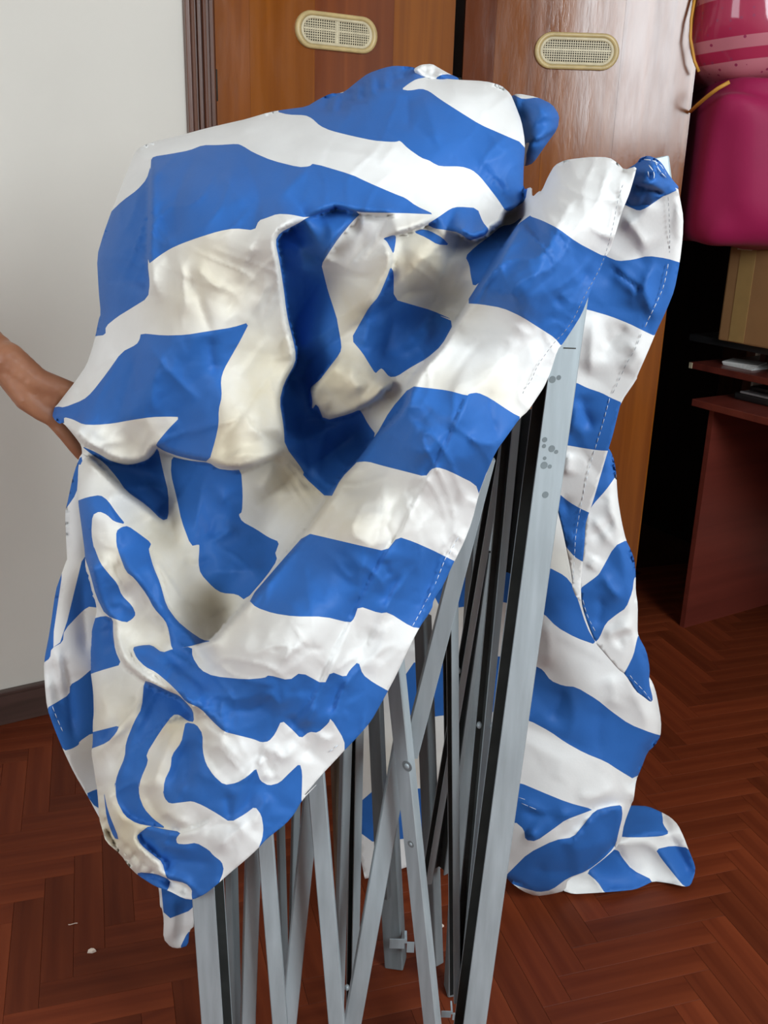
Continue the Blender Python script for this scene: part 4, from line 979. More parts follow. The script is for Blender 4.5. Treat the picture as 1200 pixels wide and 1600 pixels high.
ev_r = Relief([(800, 470, 1.175), (840, 350, 1.175), (900, 290, 1.175), (850, 480, 1.18), (1000, 300, 1.16), (1060, 300, 1.16), (1060, 400, 1.19), (950, 420, 1.20), (1000, 500, 1.21), (910, 560, 1.22), (1000, 600, 1.23), (900, 650, 1.24), (950, 700, 1.25), (890, 780, 1.28), (900, 880, 1.31), (850, 900, 1.32), (905, 920, 1.31)],
    [(P('Z8', [(840, 905), (850, 810), (870, 790), (780, 730), (680, 640)]), .007, 14, 12)],
    [(P('Z8', [(930, 290), (880, 400), (760, 480)]), .008, 14), (P('Z8', [(760, 400), (850, 500), (900, 600)]), .010, 16), (P('Z8', [(950, 640), (880, 760), (900, 880), (960, 980)]), .012, 10), (P('Z8', [(700, 700), (830, 800), (820, 920)]), .012, 16),
     (P('Z8', [(620, 920), (600, 1080), (590, 1280)]), .014, 14), (P('Z8', [(670, 950), (680, 1080), (660, 1200)]), -.007, 14), (P('Z8', [(780, 1060), (850, 1140), (760, 1260)]), .006, 11), (P('Z8', [(790, 980), (720, 1060), (660, 1120)]), -.008, 10),
     (P('ZW', [(820, 380), (850, 500), (910, 620)]), -.012, 10), (P('ZW', [(760, 640), (800, 520), (830, 400)]), .010, 10), (P('ZW', [(720, 1000), (740, 1150), (790, 1300)]), -.010, 10), (P('ZW', [(760, 740), (740, 900)]), .01, 8), (P('ZW', [(700, 1050), (760, 1200), (790, 1380)]), .008, 8)],
    [(P('Z8', [(1070, 300), (1090, 410), (1086, 520), (1042, 800), (935, 1045)]), 10, .012)], [(34, .0022, 41, 1.6, 1.2)])
sheet('right_valance', canopy, EV, ev_b, ev_r, 4.5, stain_shade=[(870, 860, 40, .5)])
stitches('hem_stitching', canopy, P('Z8', [(1008, 300), (1015, 430), (1018, 560), (1010, 660)]), ev_r, M_THREAD_D, 5, 3, .0004)
stitches('hem_stitching', canopy, P('Z8', [(1008, 660), (985, 780), (940, 880), (900, 960), (870, 1030)]), ev_r, M_THREAD_W, 7, 3)
stitches('hem_stitching', canopy, P('Z8', [(865, 1035), (830, 1120), (780, 1200), (720, 1340)], 'ZW', [(1010, 400)]), ev_r, M_THREAD_D, 6, 4, .0004)
stitches('hem_stitching', canopy, P('ZW', [(1010, 410), (970, 560), (920, 720), (870, 890), (825, 1110), (798, 1260), (790, 1400), (780, 1560)]), ev_r, M_THREAD_W, 7, 3, .00045)

# ---- blue knot tied over the top of the right leg
KT = P('Z8', [(765, 165), (790, 150), (840, 120), (858, 92), (900, 78), (945, 95), (975, 120), (1012, 182), (1045, 225), (1064, 245), (1060, 262), (1000, 292), (960, 300), (900, 355), (845, 378), (800, 350), (780, 300), (800, 230)])
kt_r = Relief([(990, 265, 1.15), (1010, 255, 1.12), (1040, 285, 1.13), (1055, 295, 1.15), (1020, 275, 1.09), (990, 300, 1.14), (1000, 325, 1.17)],
    [(P('Z8', [(1000, 292), (960, 264), (880, 242), (815, 225)])[::1], .03, 12, 14)], [(P('Z8', [(860, 170), (840, 200)]), -.012, 6), (P('Z8', [(910, 165), (915, 220)]), -.014, 6), (P('Z8', [(880, 110), (960, 140), (1000, 190)]), .008, 7), (P('Z8', [(940, 110), (960, 180), (1040, 240)]), -.010, 7)],
    [(P('Z8', [(840, 120), (900, 78), (975, 120), (1064, 245)]), 14, .04)], [(14, .0035, 51, 1.2, .4)])
sheet('corner_knot', canopy, KT, [P('Z8', [(760, 100), (1100, 50), (1100, 300), (900, 400), (760, 380)])], kt_r, 3.0)
for l in ([(880, 100), (930, 105), (975, 135), (1000, 190)], [(905, 130), (935, 170), (930, 230)], [(935, 100), (960, 160), (1010, 210)], [(900, 165), (910, 225)]):
    stitches('hem_stitching', canopy, P('Z8', l), kt_r, M_THREAD_W, 9, 2, .0006)

# ---- long right curtain hanging behind the leg, its outer fold, and the tail on the floor
BC = P('ZW', [(420, 620), (470, 540), (540, 520), (700, 500), (880, 1000)], 'Z7', [(560, 60), (700, 200), (800, 500), (938, 615), (960, 650), (978, 705), (1000, 830), (997, 900), (970, 945), (935, 975), (905, 1055), (882, 1105), (870, 1200)],
       'ZR', [(690, 370), (660, 450), (650, 510), (625, 545), (580, 585), (520, 630), (450, 655), (440, 700), (385, 714), (330, 721), (280, 702), (225, 662), (150, 560), (60, 600), (-20, 620), (-120, 600), (-240, 640), (-330, 660), (-330, 200)], 'F', [(560, 1100), (640, 950), (720, 800)])
bc_b = [P('Z7', [(-60, 60), (120, 40), (250, 60), (470, 108), (550, 150), (590, 200), (650, 390), (700, 475), (600, 440), (510, 390), (445, 322), (340, 290), (200, 260), (60, 300), (-60, 300)]),
        P('Z7', [(-200, 560), (0, 540), (250, 520), (410, 572), (445, 590), (480, 640), (540, 665), (600, 670), (700, 730), (760, 780), (850, 845), (960, 888), (1030, 905), (960, 980), (880, 1108), (800, 1060), (740, 1020), (640, 980), (550, 930), (480, 880), (380, 826), (200, 780), (0, 800), (-200, 830)]),
        P('ZR', [(-330, 330), (-100, 320), (100, 270), (270, 295), (340, 325), (450, 370), (545, 395), (520, 405), (440, 435), (400, 465), (330, 515), (290, 510), (285, 470), (250, 440), (100, 470), (-100, 500), (-330, 520)]),
        P('ZR', [(655, 378), (657, 430), (642, 490), (622, 540), (580, 582), (520, 627), (450, 652), (388, 698), (340, 706), (290, 692), (200, 660), (240, 620), (300, 560), (400, 510), (470, 500), (510, 450), (550, 400), (600, 385)]),
        P('ZW', [(440, 680), (550, 720), (700, 700), (700, 900), (520, 900), (440, 1060), (420, 1000), (430, 830)]),
        P('ZW', [(330, 1180), (400, 1215), (400, 1500), (320, 1560)])]
bc_w = [P('ZR', [(690, 290), (700, 285), (700, 320), (690, 372), (660, 450), (650, 515), (625, 548), (640, 480), (655, 420), (650, 370)])]
bc_r = Relief([(840, 660, 1.50), (900, 780, 1.52), (860, 900, 1.53), (950, 950, 1.545), (1020, 1080, 1.555), (900, 1100, 1.53), (990, 1180, 1.555), (850, 1200, 1.51), (930, 1250, 1.52), (980, 1290, 1.55), (870, 1330, 1.50), (840, 1395, 1.545), (800, 1370, 1.53), (900, 1385, 1.545), (960, 1330, 1.55), (700, 900, 1.56), (650, 1150, 1.57), (700, 1360, 1.58), (580, 1370, 1.59)],
    [(P('ZR', [(640, 490), (655, 430), (655, 380), (600, 388), (550, 402), (510, 452), (470, 502), (400, 512)]), -.02, 14, 12)],
    [(P('Z7', [(540, 670), (510, 780), (460, 830)]), -.010, 12), (P('Z7', [(450, 330), (480, 480), (460, 600)]), .012, 14), (P('Z7', [(760, 600), (780, 720), (760, 780)]), .010, 14), (P('Z7', [(720, 740), (700, 900), (720, 1010)]), -.008, 14), (P('Z7', [(820, 560), (900, 760), (960, 880)]), .010, 16),
     (P('Z7', [(560, 660), (600, 800), (560, 930)]), .010, 14), (P('ZR', [(270, 400), (340, 420), (440, 410)]), -.014, 8), (P('ZR', [(250, 350), (330, 400), (420, 420), (540, 395)]), .012, 9), (P('ZR', [(300, 470), (340, 510)]), .015, 9), (P('ZR', [(470, 350), (560, 350), (640, 300)]), .012, 12),
     (P('ZR', [(430, 560), (520, 540), (620, 500)]), .012, 22), (P('ZR', [(290, 600), (400, 640), (500, 610)]), -.008, 16)],
    [(P('Z7', [(938, 615), (978, 705), (1000, 830), (997, 900), (935, 975), (882, 1105)]), 26, .06), (P('ZR', [(690, 370), (650, 510), (520, 630)]), 14, .02), (P('ZR', [(385, 714), (330, 721), (225, 662)]), 12, .02)], [(70, .004, 61, 1.4, .5), (32, .0015, 62, 1.2, .5)])
sheet('back_curtain', canopy, BC, bc_b, bc_r, 5.5, whites=bc_w, stain_shade=[(880, 880, 60, .4), (720, 900, 90, .6), (620, 1200, 90, .5)])
for l in ([(265, 350), (300, 362)], [(275, 372), (330, 395)], [(445, 440), (520, 410)]):
    stitches('hem_stitching', canopy, P('ZR', l), bc_r, M_THREAD_W, 9, 2, .0005)
OF = P('ZW', [(960, 760), (1000, 715), (1022, 750), (1040, 800), (1052, 880), (1056, 960), (1062, 1040), (1085, 1180), (1112, 1295), (1145, 1360), (1165, 1420), (1172, 1480)], 'Z7', [(876, 60), (880, 150), (880, 220), (890, 285), (888, 400), (892, 430), (930, 500), (946, 580), (942, 650), (962, 728), (950, 742), (915, 715), (880, 690), (830, 610), (800, 590), (740, 520), (690, 462), (660, 390), (630, 300), (620, 215), (600, 100)], 'ZW', [(840, 1430), (850, 1290), (870, 1100), (920, 900)])
of_b = [P('ZW', [(940, 730), (1010, 700), (1050, 790), (1060, 880), (990, 980), (900, 1080), (870, 1140), (900, 960)]),
        P('Z7', [(840, -20), (900, 0), (890, 60), (888, 150), (872, 160), (865, 222), (835, 300), (790, 330), (740, 370), (710, 440), (690, 462), (650, 370), (625, 280), (610, 215), (700, 150), (715, 130), (780, 10)]),
        P('Z7', [(842, 578), (870, 520), (885, 450), (893, 425), (940, 500), (960, 580), (960, 650), (980, 730), (955, 760), (880, 695), (820, 615)])]
of_r = Relief([(950, 710, 1.34), (920, 800, 1.35), (960, 780, 1.35), (980, 880, 1.36), (920, 900, 1.36), (990, 980, 1.37), (930, 980, 1.37), (1000, 1060, 1.39), (1015, 1090, 1.40), (970, 1050, 1.38)],
    [], [(P('ZW', [(1000, 990), (1020, 1130), (1090, 1280)]), .008, 10), (P('ZW', [(900, 1150), (980, 1260), (1040, 1340)]), .010, 10), (P('ZW', [(870, 1280), (960, 1250), (1050, 1150)]), -.008, 9), (P('Z7', [(720, 130), (760, 210), (830, 270)]), .010, 9), (P('Z7', [(700, 60), (660, 120)]), .008, 8), (P('Z7', [(880, 380), (800, 400), (720, 440)]), .010, 8), (P('Z7', [(780, 480), (820, 430), (880, 420)]), -.008, 8), (P('Z7', [(700, 230), (720, 300), (690, 400)]), -.008, 9)],
    [(P('ZW', [(1022, 750), (1056, 960), (1112, 1295), (1172, 1480)], 'Z7', [(880, 150), (888, 400), (946, 580), (962, 728)]), 14, .03)], [(26, .003, 71, 1.3, .8)])
sheet('outer_fold', canopy, OF, of_b, of_r, 4.5)
stitches('hem_stitching', canopy, P('Z7', [(632, 262), (650, 330), (690, 410), (708, 436)]), of_r, M_THREAD_W, 7, 3, .0005)
stitches('hem_stitching', canopy, P('Z7', [(835, 588), (870, 640), (920, 690), (952, 735)]), of_r, M_THREAD_W, 7, 3, .0005)
# tail lying on the floor: built on the floor, not upright
TO = P('ZR', [(640, 384), (690, 380), (750, 383), (800, 405), (835, 425), (862, 452), (885, 500), (898, 535), (928, 608), (925, 640), (910, 680), (890, 686), (830, 672), (770, 664), (735, 682), (700, 696), (645, 702), (590, 706), (530, 710), (470, 713), (430, 700), (400, 660), (480, 600), (560, 560), (620, 500)])
def tail_relief(p):
    q = np.array([on_floor(x, y).y for x, y in p])
    # lift off the floor: a flat-topped hump, touching down along the near edge
    near = P('ZR', [(910, 682), (770, 666), (700, 698), (590, 708), (470, 715)])
    d, _, _, _ = seg_dist(near, p); h = 0.012 + 0.10 * sstep(d / 95.0)
    Y = q * (1.35 - h) / 1.35
    for line, A, w in [(P('ZR', [(640, 520), (740, 515), (800, 560), (880, 670)]), .014, 12), (P('ZR', [(800, 410), (830, 490), (900, 620)]), -.014, 10), (P('ZR', [(680, 500), (760, 480), (830, 490)]), .012, 10), (P('ZR', [(540, 640), (580, 690)]), .01, 9), (P('ZR', [(640, 560), (700, 640)]), -.008, 10)]:
        dd, _, _, _ = seg_dist(chaikin(line, False, 2), p); Y = Y - A * np.exp(-(np.sqrt(dd * dd + 4) - 2) / w * 1.2)
    Y += .003 * crumple(p, 26, 81, 1.3, .5)
    lim = np.array([on_floor(x, y, 0.004).y for x, y in p])
    return np.minimum(Y, lim)
sheet('floor_tail', canopy, TO, [P('ZR', [(640, 375), (690, 376), (750, 376), (800, 398), (806, 430), (806, 450), (830, 485), (800, 496), (730, 500), (660, 500), (620, 490)]),
    P('ZR', [(778, 545), (840, 531), (905, 540), (940, 610), (920, 690), (885, 684), (860, 655), (840, 630), (800, 580)]),
    P('ZR', [(515, 628), (620, 545), (640, 550), (650, 572), (690, 622), (772, 662), (735, 690), (700, 705), (640, 715), (590, 712), (560, 665)])], tail_relief, 4.5)
ZB = None

# ------------------------------------------------------------------ the folded frame
frame = empty('folded_gazebo_frame', on_floor(600, 1560))
tag(frame, 'folded galvanised steel gazebo frame standing upright under the striped canopy', 'frame')
def bar(name, a, b, w, d, mat, yaw=0.0, chamfer=0.0018, parent=frame, floor=False, open_side=0, stretch=0.0):
    """square section tube between two pixel/distance points; yaw turns the wide face about the bar"""
    A, Bv = at(*a), at(*b)
    A = A + (A - Bv) * stretch                           # runs on up under the cloth
    if floor:
        t = (0.002 - A.z) / (Bv.z - A.z); Bv = A + (Bv - A) * t
    ax = (A - Bv).normalized()
    n = (CAM - (A + Bv) / 2); n.z = 0; n = (n - ax * n.dot(ax)).normalized()
    s = ax.cross(n).normalized()
    c_, s_ = math.cos(yaw), math.sin(yaw); n, s = n * c_ + s * s_, s * c_ - n * s_
    hw, hd, c = w / 2, d / 2, chamfer
    if open_side:                                        # channel section, open towards its own left
        t, q = min(.0022, w * .2), open_side
        prof = [(-hw, hd), (hw - c, hd), (hw, hd - c), (hw, -hd + c), (hw - c, -hd), (-hw, -hd), (-hw, -hd + t), (hw - t, -hd + t), (hw - t, hd - t), (-hw, hd - t)]
    else:
        prof = [(-hw + c, hd), (hw - c, hd), (hw, hd - c), (hw, -hd + c), (hw - c, -hd), (-hw + c, -hd), (-hw, -hd + c), (-hw, hd - c)]
    n_ = len(prof)
    if open_side < 0: prof = [(-x, y) for x, y in prof]
    vs = [Bv + s * x + n * y for x, y in prof] + [A + s * x + n * y for x, y in prof]
    fs = [(i, (i + 1) % n_, n_ + (i + 1) % n_, n_ + i) for i in range(n_)] + [tuple(range(n_ - 1, -1, -1)), tuple(range(n_, 2 * n_))]
    if open_side:
        o = mesh_obj(name, vs, fs, [mat, M_INNER_SHADE], None, False, [1 if 6 <= i <= 8 else 0 for i in range(n_)] + [0, 0]); world_child(o, parent)
        bm = bmesh.new(); bm.from_mesh(o.data); bmesh.ops.recalc_face_normals(bm, faces=bm.faces[:]); bm.to_mesh(o.data); bm.free()
        return o, A, Bv, n, s, ax
    o = mesh_obj(name, vs, fs, mat); world_child(o, parent)
    bm = bmesh.new(); bm.from_mesh(o.data); bmesh.ops.recalc_face_normals(bm, faces=bm.faces[:]); bm.to_mesh(o.data); bm.free()
    o['axis'] = 0; del o['axis']
    return o, A, Bv, n, s, ax
EX = lambda x1, y1, x2, y2, y: x1 + (x2 - x1) * (y - y1) / (y2 - y1)   # extend a measured bar in the picture
def run(x1, y1, x2, y2, Y1, Y2, top, bottom):
    """ends of a bar measured at two heights, prolonged to two other heights"""
    Pa, Pb = at(x1, y1, Y1), at(x2, y2, Y2)
    return Pa, Pb
# corner legs
leg, A, Bv, n, s, ax = bar('leg', (892, 420, 1.135), (733, 1610, 1.135), 0.0375, 0.036, M_STEEL, 0.42, floor=True, open_side=1)
def on_leg(px, py):
    d = ray(px, py); t = ((A + n * 0.0180) - CAM).dot(n) / d.dot(n); return CAM + d * t
for x, y, r in ((863, 593, 6.5), (873, 590, 4.5), (851, 687, 5), (862, 701, 6.5), (869, 706, 4), (850, 727, 7), (859, 729, 4), (850, 697, 4), (852, 773, 6.5), (851, 716, 3.5)):
    p = on_leg(x, y); rr = r * 0.00066
    vs = [p + n * .0003 + (s * math.cos(k * math.pi / 8) + ax * math.sin(k * math.pi / 8)) * rr for k in range(16)] + [p - n * .0006 + (s * math.cos(k * math.pi / 8) + ax * math.sin(k * math.pi / 8)) * rr for k in range(16)]
    o = mesh_obj('round_mark', vs, [tuple(range(16))] + [(k, 16 + k, 16 + (k + 1) % 16, (k + 1) % 16) for k in range(16)], M_MARK); world_child(o, leg)
p = on_leg(890, 544)
o = mesh_obj('slot', [p + n * .0003 + s * a * .008 + ax * b * .0007 for a, b in ((-1, -1), (1, -1), (1, 1), (-1, 1))], [(0, 1, 2, 3)], M_SLOT); world_child(o, leg)
bar('leg', (322, 1350, 1.085), (339, 1600, 1.085), 0.034, 0.034, M_STEEL, -0.42, floor=True, open_side=-1)
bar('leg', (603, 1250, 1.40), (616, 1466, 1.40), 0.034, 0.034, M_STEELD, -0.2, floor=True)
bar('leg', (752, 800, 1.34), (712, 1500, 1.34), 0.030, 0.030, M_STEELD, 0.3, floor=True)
# foot bracket at the back leg and a sliding bracket in front
def bracket(px, py, Y, w, h):
    c = at(px, py, Y); bm = bmesh.new()
    box_bm(bm, (c.x - w / 2, c.y - .002, c.z - h / 2), (c.x + w * .1, c.y, c.z + h / 2))
    box_bm(bm, (c.x + w * .1, c.y - .002, c.z + h * .1), (c.x + w * .2, c.y + .02, c.z + h / 2))
    box_bm(bm, (c.x + w * .2, c.y - .002, c.z - h * .9), (c.x + w * .5, c.y, c.z + h * .2))
    o = bm_obj('foot_bracket', bm, M_STEEL); world_child(o, frame); return o
bracket(628, 1474, 1.362, 0.044, 0.020)
bracket(702, 1584, 1.20, 0.026, 0.012)
# scissor bars: (top x, y, Y), (bottom x, y, Y), width, depth, yaw, material
SB = [
    ((613, 1000, 1.135), (680, 1640, 1.10), .025, .014, -.62, M_STEEL), ((740, 790, 1.150), (640, 1180, 1.165), .023, .012, .10, M_STEEL), ((630.5, 1152, 1.158), (543, 1640, 1.125), .026, .012, .12, M_STEEL),
    ((491, 1180, 1.115), (530, 1640, 1.085), .0235, .012, -.12, M_STEEL), ((489, 1220, 1.150), (447, 1640, 1.125), .0225, .012, .1, M_STEEL),
    ((411, 1260, 1.10), (441, 1640, 1.075), .0215, .012, -.1, M_STEEL), ((397, 1280, 1.13), (386, 1640, 1.105), .0215, .012, .2, M_STEEL),
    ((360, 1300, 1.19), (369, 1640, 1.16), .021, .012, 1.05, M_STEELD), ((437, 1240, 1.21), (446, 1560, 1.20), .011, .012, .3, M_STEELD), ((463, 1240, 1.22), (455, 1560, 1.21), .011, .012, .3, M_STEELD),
    ((523, 1150, 1.24), (533, 1420, 1.24), .013, .012, .5, M_BROWN_REFL), ((542, 1120, 1.21), (527, 1640, 1.18), .014, .014, .45, M_STEEL), ((559, 1100, 1.23), (549, 1640, 1.21), .014, .016, .60, M_STEEL),
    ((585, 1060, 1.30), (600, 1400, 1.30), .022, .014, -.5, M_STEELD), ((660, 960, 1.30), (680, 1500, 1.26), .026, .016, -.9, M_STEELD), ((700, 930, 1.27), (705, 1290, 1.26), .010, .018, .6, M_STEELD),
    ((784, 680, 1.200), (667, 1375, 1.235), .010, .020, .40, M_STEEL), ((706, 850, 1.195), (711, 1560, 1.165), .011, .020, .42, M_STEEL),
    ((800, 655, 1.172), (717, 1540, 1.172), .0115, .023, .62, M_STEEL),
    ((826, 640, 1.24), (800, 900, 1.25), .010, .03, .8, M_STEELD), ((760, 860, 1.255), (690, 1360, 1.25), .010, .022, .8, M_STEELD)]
for a, b, w, d, yaw, m in SB:
    o, A2, B2, n2, s2, ax2 = bar('scissor_bar', a, b, w, d, m, yaw, .0012, open_side=1 if (yaw > .38 and d >= .016) else 0, stretch=.17 if a[1] > 650 and a[:2] not in ((630.5, 1152), (706, 850), (760, 860), (660, 960), (700, 930)) else 0.0)
    if a[:2] == (613, 1000): E_ = (o, A2, B2, n2, s2, ax2)
def stud(px, py, barinfo, depth, r):
    o, A2, B2, n2, s2, ax2 = barinfo
    d = ray(px, py); t = ((A2 + n2 * depth) - CAM).dot(n2) / d.dot(n2); p = CAM + d * t
    bm = bmesh.new(); bmesh.ops.create_uvsphere(bm, u_segments=14, v_segments=8, radius=1)
    for v in bm.verts: v.co = p + (s2 * v.co.x + ax2 * v.co.y) * r + n2 * max(v.co.z, -.4) * r * .45
    x = bm_obj('rivet', bm, M_STEEL, None, True); world_child(x, o)
    vs = [p + n2 * h + (s2 * math.cos(k * math.pi / 8) + ax2 * math.sin(k * math.pi / 8)) * r * q for h, q in ((.0004, 1.9), (-.0008, 1.9)) for k in range(16)]
    x = mesh_obj('washer', vs, [tuple(range(16))] + [(k, 16 + k, 16 + (k + 1) % 16, (k + 1) % 16) for k in range(16)], M_STEELD); world_child(x, o)
stud(636, 1197, E_, .007, .0042); stud(642, 1319, E_, .007, .0028)
def bolt(px, py, Y, r=.005):
    c = at(px, py, Y); bm = bmesh.new(); bmesh.ops.create_uvsphere(bm, u_segments=12, v_segments=8, radius=r)
    for v in bm.verts: v.co = c + Vector((v.co.x * .8, v.co.y, v.co.z))
    x = bm_obj('bolt', bm, M_STEEL, None, True); world_child(x, frame)
bolt(749, 1133, 1.165); bolt(770, 1134, 1.165); bolt(716, 1048, 1.21); bolt(542, 1543, 1.20)
# plastic corner piece at the leg top, seen behind the blue knot
c = at(1022, 256, 1.19); bm = bmesh.new()
box_bm(bm, (-.018, -.012, -.035), (.014, .012, .006), Matrix.Translation(c) @ Matrix.Rotation(-.25, 4, 'Y') @ Matrix.Rotation(.3, 4, 'Z'), .003)
world_child(bm_obj('corner_piece', bm, M_STEEL), frame)
# inner truss hidden in the bundle, which carries the cloth
bar('truss_bar', (500, 300, 1.42), (790, 345, 1.42), .024, .012, M_STEELD); bar('truss_bar', (420, 330, 1.46), (600, 900, 1.46), .024, .012, M_STEELD); bar('truss_bar', (640, 320, 1.46), (720, 900, 1.46), .024, .012, M_STEELD)

# ------------------------------------------------------------------ the hand holding the cloth
M_SKIN, nt, b_ = new_mat('skin')
tc = N(nt, 'ShaderNodeTexCoord'); nz = N(nt, 'ShaderNodeTexNoise'); nz.inputs['Scale'].default_value = 26; nz.inputs['Detail'].default_value = 5
nt.links.new(tc.outputs['Object'], nz.inputs['Vector']); rp = N(nt, 'ShaderNodeValToRGB'); rp.color_ramp.elements[0].position = .3; rp.color_ramp.elements[1].position = .72
rp.color_ramp.elements[0].color = (.27, .105, .052, 1); rp.color_ramp.elements[1].color = (.38, .165, .085, 1); nt.links.new(nz.outputs['Fac'], rp.inputs['Fac']); nt.links.new(rp.outputs['Color'], b_.inputs['Base Color'])
b_.inputs['Roughness'].default_value = .5; b_.inputs['Subsurface Weight'].default_value = .15; b_.inputs['Subsurface Radius'].default_value = (.01, .004, .002)
bp = N(nt, 'ShaderNodeBump'); bp.inputs['Strength'].default_value = .2; bp.inputs['Distance'].default_value = .002; nz2 = N(nt, 'ShaderNodeTexNoise'); nz2.inputs['Scale'].default_value = 90
nt.links.new(tc.outputs['Object'], nz2.inputs['Vector']); nt.links.new(nz2.outputs['Fac'], bp.inputs['Height']); nt.links.new(bp.outputs['Normal'], b_.inputs['Normal'])
HY = 1.43
hb_ = bmesh.new()
def limb(pts):
    """tapering rounded limb through (x, y, distance, radius); flat = radius across the line of sight is larger"""
    q = []
    for (x1, y1, Y1, r1), (x2, y2, Y2, r2) in zip(pts[:-1], pts[1:]):
        A_, B_ = at(x1, y1, Y1), at(x2, y2, Y2); n_ = max(2, int((B_ - A_).length / (min(r1, r2) * .45)))
        for k in range(n_): q.append((A_.lerp(B_, k / n_), r1 + (r2 - r1) * k / n_))
    q.append((at(*pts[-1][:3]), pts[-1][3]))
    for c_, r_ in q:
        bmesh.ops.create_icosphere(hb_, subdivisions=2, radius=r_, matrix=Matrix.Translation(c_))
limb([(-430, 260, HY + .07, .056), (-310, 350, HY + .06, .052), (-210, 430, HY + .05, .044)])
limb([(-210, 430, HY + .05, .046), (-110, 488, HY + .04, .043), (-40, 530, HY + .02, .036), (12, 570, HY + .005, .031)])
limb([(-40, 545, HY + .02, .032), (12, 575, HY + .01, .029), (46, 600, HY + .005, .027), (80, 622, HY + .005, .024)])
limb([(12, 562, HY, .028), (52, 594, HY - .002, .024), (84, 608, HY, .019)])                     # back of the thumb side
limb([(20, 585, HY, .026), (44, 622, HY - .006, .022), (66, 642, HY - .008, .017), (86, 656, HY - .008, .013)])   # heel of the palm
limb([(84, 610, HY + .004, .020), (108, 622, HY + .012, .017), (98, 646, HY + .012, .016)])
limb([(74, 600, HY, .019), (98, 606, HY + .002, .0155), (118, 612, HY + .006, .013), (138, 626, HY + .012, .0115)])      # thumb
for pts in ([(112, 624, HY + .022, .0135), (144, 636, HY + .026, .0120), (164, 656, HY + .016, .0110), (154, 672, HY + .004, .0095)],
            [(106, 638, HY + .018, .0135), (138, 662, HY + .020, .0120), (156, 686, HY + .010, .0110), (146, 700, HY + .000, .0095)],
            [(98, 648, HY + .008, .0130), (124, 680, HY + .008, .0115), (144, 706, HY + .002, .0105), (140, 720, HY - .006, .0090)],
            [(84, 656, HY - .006, .0130), (102, 678, HY - .008, .0118), (117, 698, HY - .008, .0108), (127, 712, HY - .006, .0090)]):
    limb(pts)
me = bpy.data.meshes.new('person'); hb_.to_mesh(me); hb_.free(); me.materials.append(M_SKIN)
man = link(bpy.data.objects.new('person', me))
tag(man, 'person reaching in from the left, bare forearm and hand gripping the striped fabric', 'person')
rm = man.modifiers.new('skin', 'REMESH'); rm.mode = 'VOXEL'; rm.voxel_size = .0028; rm.use_smooth_shade = True
sm = man.modifiers.new('smooth', 'SMOOTH'); sm.iterations = 9; sm.factor = .5

# ------------------------------------------------------------------ bags on the cardboard box
MB = ROOM @ Matrix.Translation((0, 0, 0))
def roompt(px, py, Y): return ROOMI @ at(px, py, Y)
mz = BZ + BH
BAGY = (DESK @ Vector((xb, BY, 0))).y - 0.10
bag = empty('storage_bag'); tag(bag, 'plump magenta cloth storage bag lying on the cardboard box', 'bag')
ctr = at(1222, 260, BAGY + .1)
bag.location = ctr
k_ = (at(1216, 252, BAGY) - at(1215, 252, BAGY)).length
bpy.context.view_layer.update()
soft_bag('bag_body', 0, 0, 0, 160 * k_, 0.26, 128 * k_, M_MAGENTA, bag, 5, sag=0.03, e=.36, wr=.035, floor=BZ + BH + .005)
pts = [at(1079, 174, BAGY - .03) - ctr, at(1092, 162, BAGY - .10) - ctr, at(1106, 150, BAGY - .15) - ctr, at(1122, 138, BAGY - .18) - ctr, at(1140, 128, BAGY - .19) - ctr]
tube('piping', pts, .005, M_YPIPE, bag)
qb = empty('quilt_bag'); tag(qb, 'clear plastic bag with a pink dotted quilt on top of the magenta bag', 'bag')
qc = at(1214, 14, BAGY + .1); qb.location = qc
M_QUILT, nt, b_ = new_mat('dotted_quilt')
tc = N(nt, 'ShaderNodeTexCoord'); sx = N(nt, 'ShaderNodeSeparateXYZ'); nt.links.new(tc.outputs['Object'], sx.inputs[0])
tilt = N(nt, 'ShaderNodeMath', operation='MULTIPLY_ADD'); tilt.inputs[1].default_value = -0.10; nt.links.new(sx.outputs['X'], tilt.inputs[0]); nt.links.new(sx.outputs['Z'], tilt.inputs[2])
mr = N(nt, 'ShaderNodeMapRange'); mr.inputs['From Min'].default_value = -120 * k_; mr.inputs['From Max'].default_value = 60 * k_; nt.links.new(tilt.outputs[0], mr.inputs['Value'])
rp = N(nt, 'ShaderNodeValToRGB'); rp.color_ramp.interpolation = 'CONSTANT'
PK, MG = (.52, .16, .20, 1), (.38, .008, .06, 1)
cr = rp.color_ramp; cr.elements[0].position = 0; cr.elements[0].color = PK; cr.elements[1].position = .225; cr.elements[1].color = MG
for pos, col in ((.31, PK), (.40, MG), (.68, PK), (.78, MG)):
    e_ = cr.elements.new(pos); e_.color = col
nt.links.new(mr.outputs['Result'], rp.inputs['Fac'])
vo = N(nt, 'ShaderNodeTexVoronoi'); vo.inputs['Scale'].default_value = 42; nt.links.new(tc.outputs['Object'], vo.inputs['Vector'])
lt = N(nt, 'ShaderNodeMath', operation='LESS_THAN'); lt.inputs[1].default_value = .17; nt.links.new(vo.outputs['Distance'], lt.inputs[0])
mx = N(nt, 'ShaderNodeMixRGB'); nt.links.new(lt.outputs[0], mx.inputs['Fac']); nt.links.new(rp.outputs['Color'], mx.inputs['Color1']); mx.inputs['Color2'].default_value = (.30, .02, .08, 1)
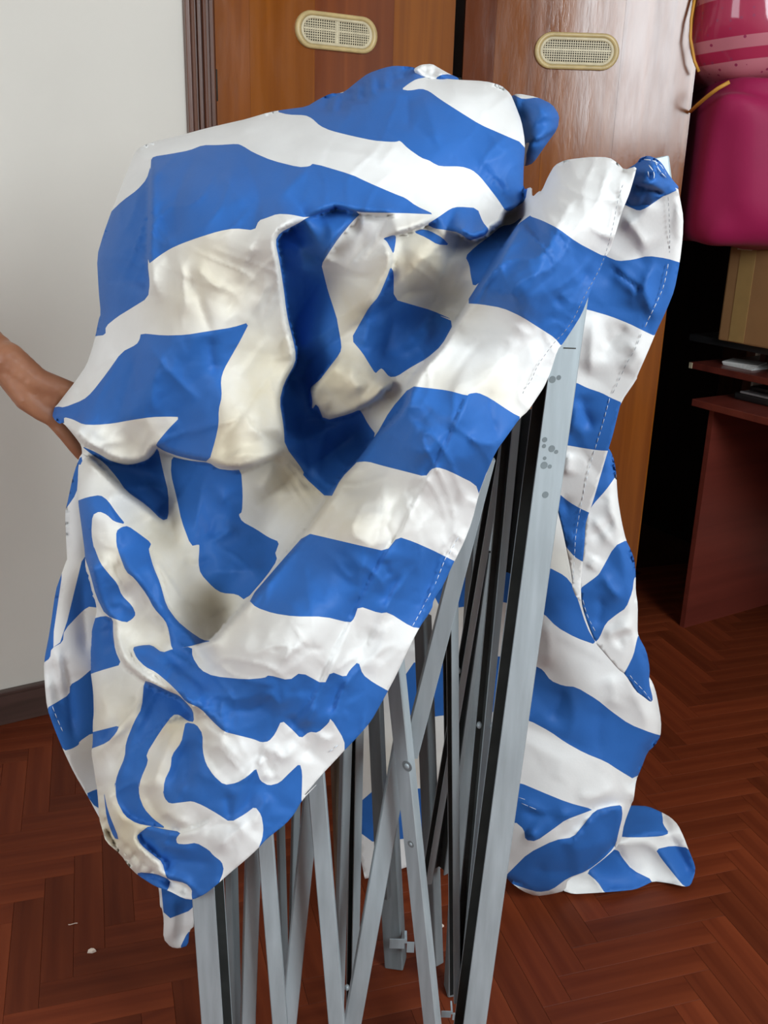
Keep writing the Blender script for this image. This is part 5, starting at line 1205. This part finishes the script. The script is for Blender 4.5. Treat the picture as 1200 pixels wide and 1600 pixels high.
nt.links.new(mx.outputs['Color'], b_.inputs['Base Color']); b_.inputs['Roughness'].default_value = .6
b_.inputs['Coat Weight'].default_value = .7; b_.inputs['Coat Roughness'].default_value = .08       # the clear plastic over it
soft_bag('quilt', 0, 0, 0, 142 * k_, 0.25, 118 * k_, M_QUILT, qb, 9, sag=0.0, e=.5, wr=.05)
tube('piping', [at(1095, -60, BAGY - .02) - qc, at(1080, 30, BAGY - .05) - qc, at(1079, 60, BAGY - .06) - qc, at(1085, 95, BAGY - .06) - qc, at(1092, 112, BAGY - .06) - qc], .004, M_YPIPE, qb)

# ------------------------------------------------------------------ scraps on the floor
SCR = [('flake', 'pale paper flake on the parquet left of the frame', 143, 1486, .009), ('flake', 'small white flake on the parquet between the frame bars', 689, 1447, .006), ('thread', 'thin curled fibre lying on the parquet near the left edge', 114, 1444, .010)]
for nm, lab, x, y, r in SCR:
    c = on_floor(x, y, .001); bm = bmesh.new()
    if nm == 'thread':
        tube_bm(bm, [c + Vector((r * t, r * .25 * math.sin(2.5 * t), .0006)) for t in (-.8, -.4, 0, .4, .8)], .0008, 6)
        o = bm_obj('floor_thread', bm, M_SCRAP); tag(o, lab, 'fibre')
    else:
        pts = [(math.cos(a) * r * f, math.sin(a) * r * f * .75) for a, f in ((0, 1), (.9, .7), (1.9, .95), (2.9, .8), (3.9, 1), (5.2, .75))]
        lo_v = [bm.verts.new(c + Vector((a, b2, -.0008))) for a, b2 in pts]; hi_v = [bm.verts.new(c + Vector((a * .9, b2 * .9, .0025 + .001 * math.sin(3 * a / r)))) for a, b2 in pts]
        bm.faces.new(hi_v); bm.faces.new(lo_v[::-1])
        for k in range(6): bm.faces.new((lo_v[k], lo_v[(k + 1) % 6], hi_v[(k + 1) % 6], hi_v[k]))
        o = bm_obj('paper_flake', bm, M_SCRAP); tag(o, lab, 'scrap')
# every cloth piece keeps its place under the canopy's Empty
bpy.context.view_layer.update()
for ch in canopy.children: ch.matrix_parent_inverse = canopy.matrix_world.inverted()
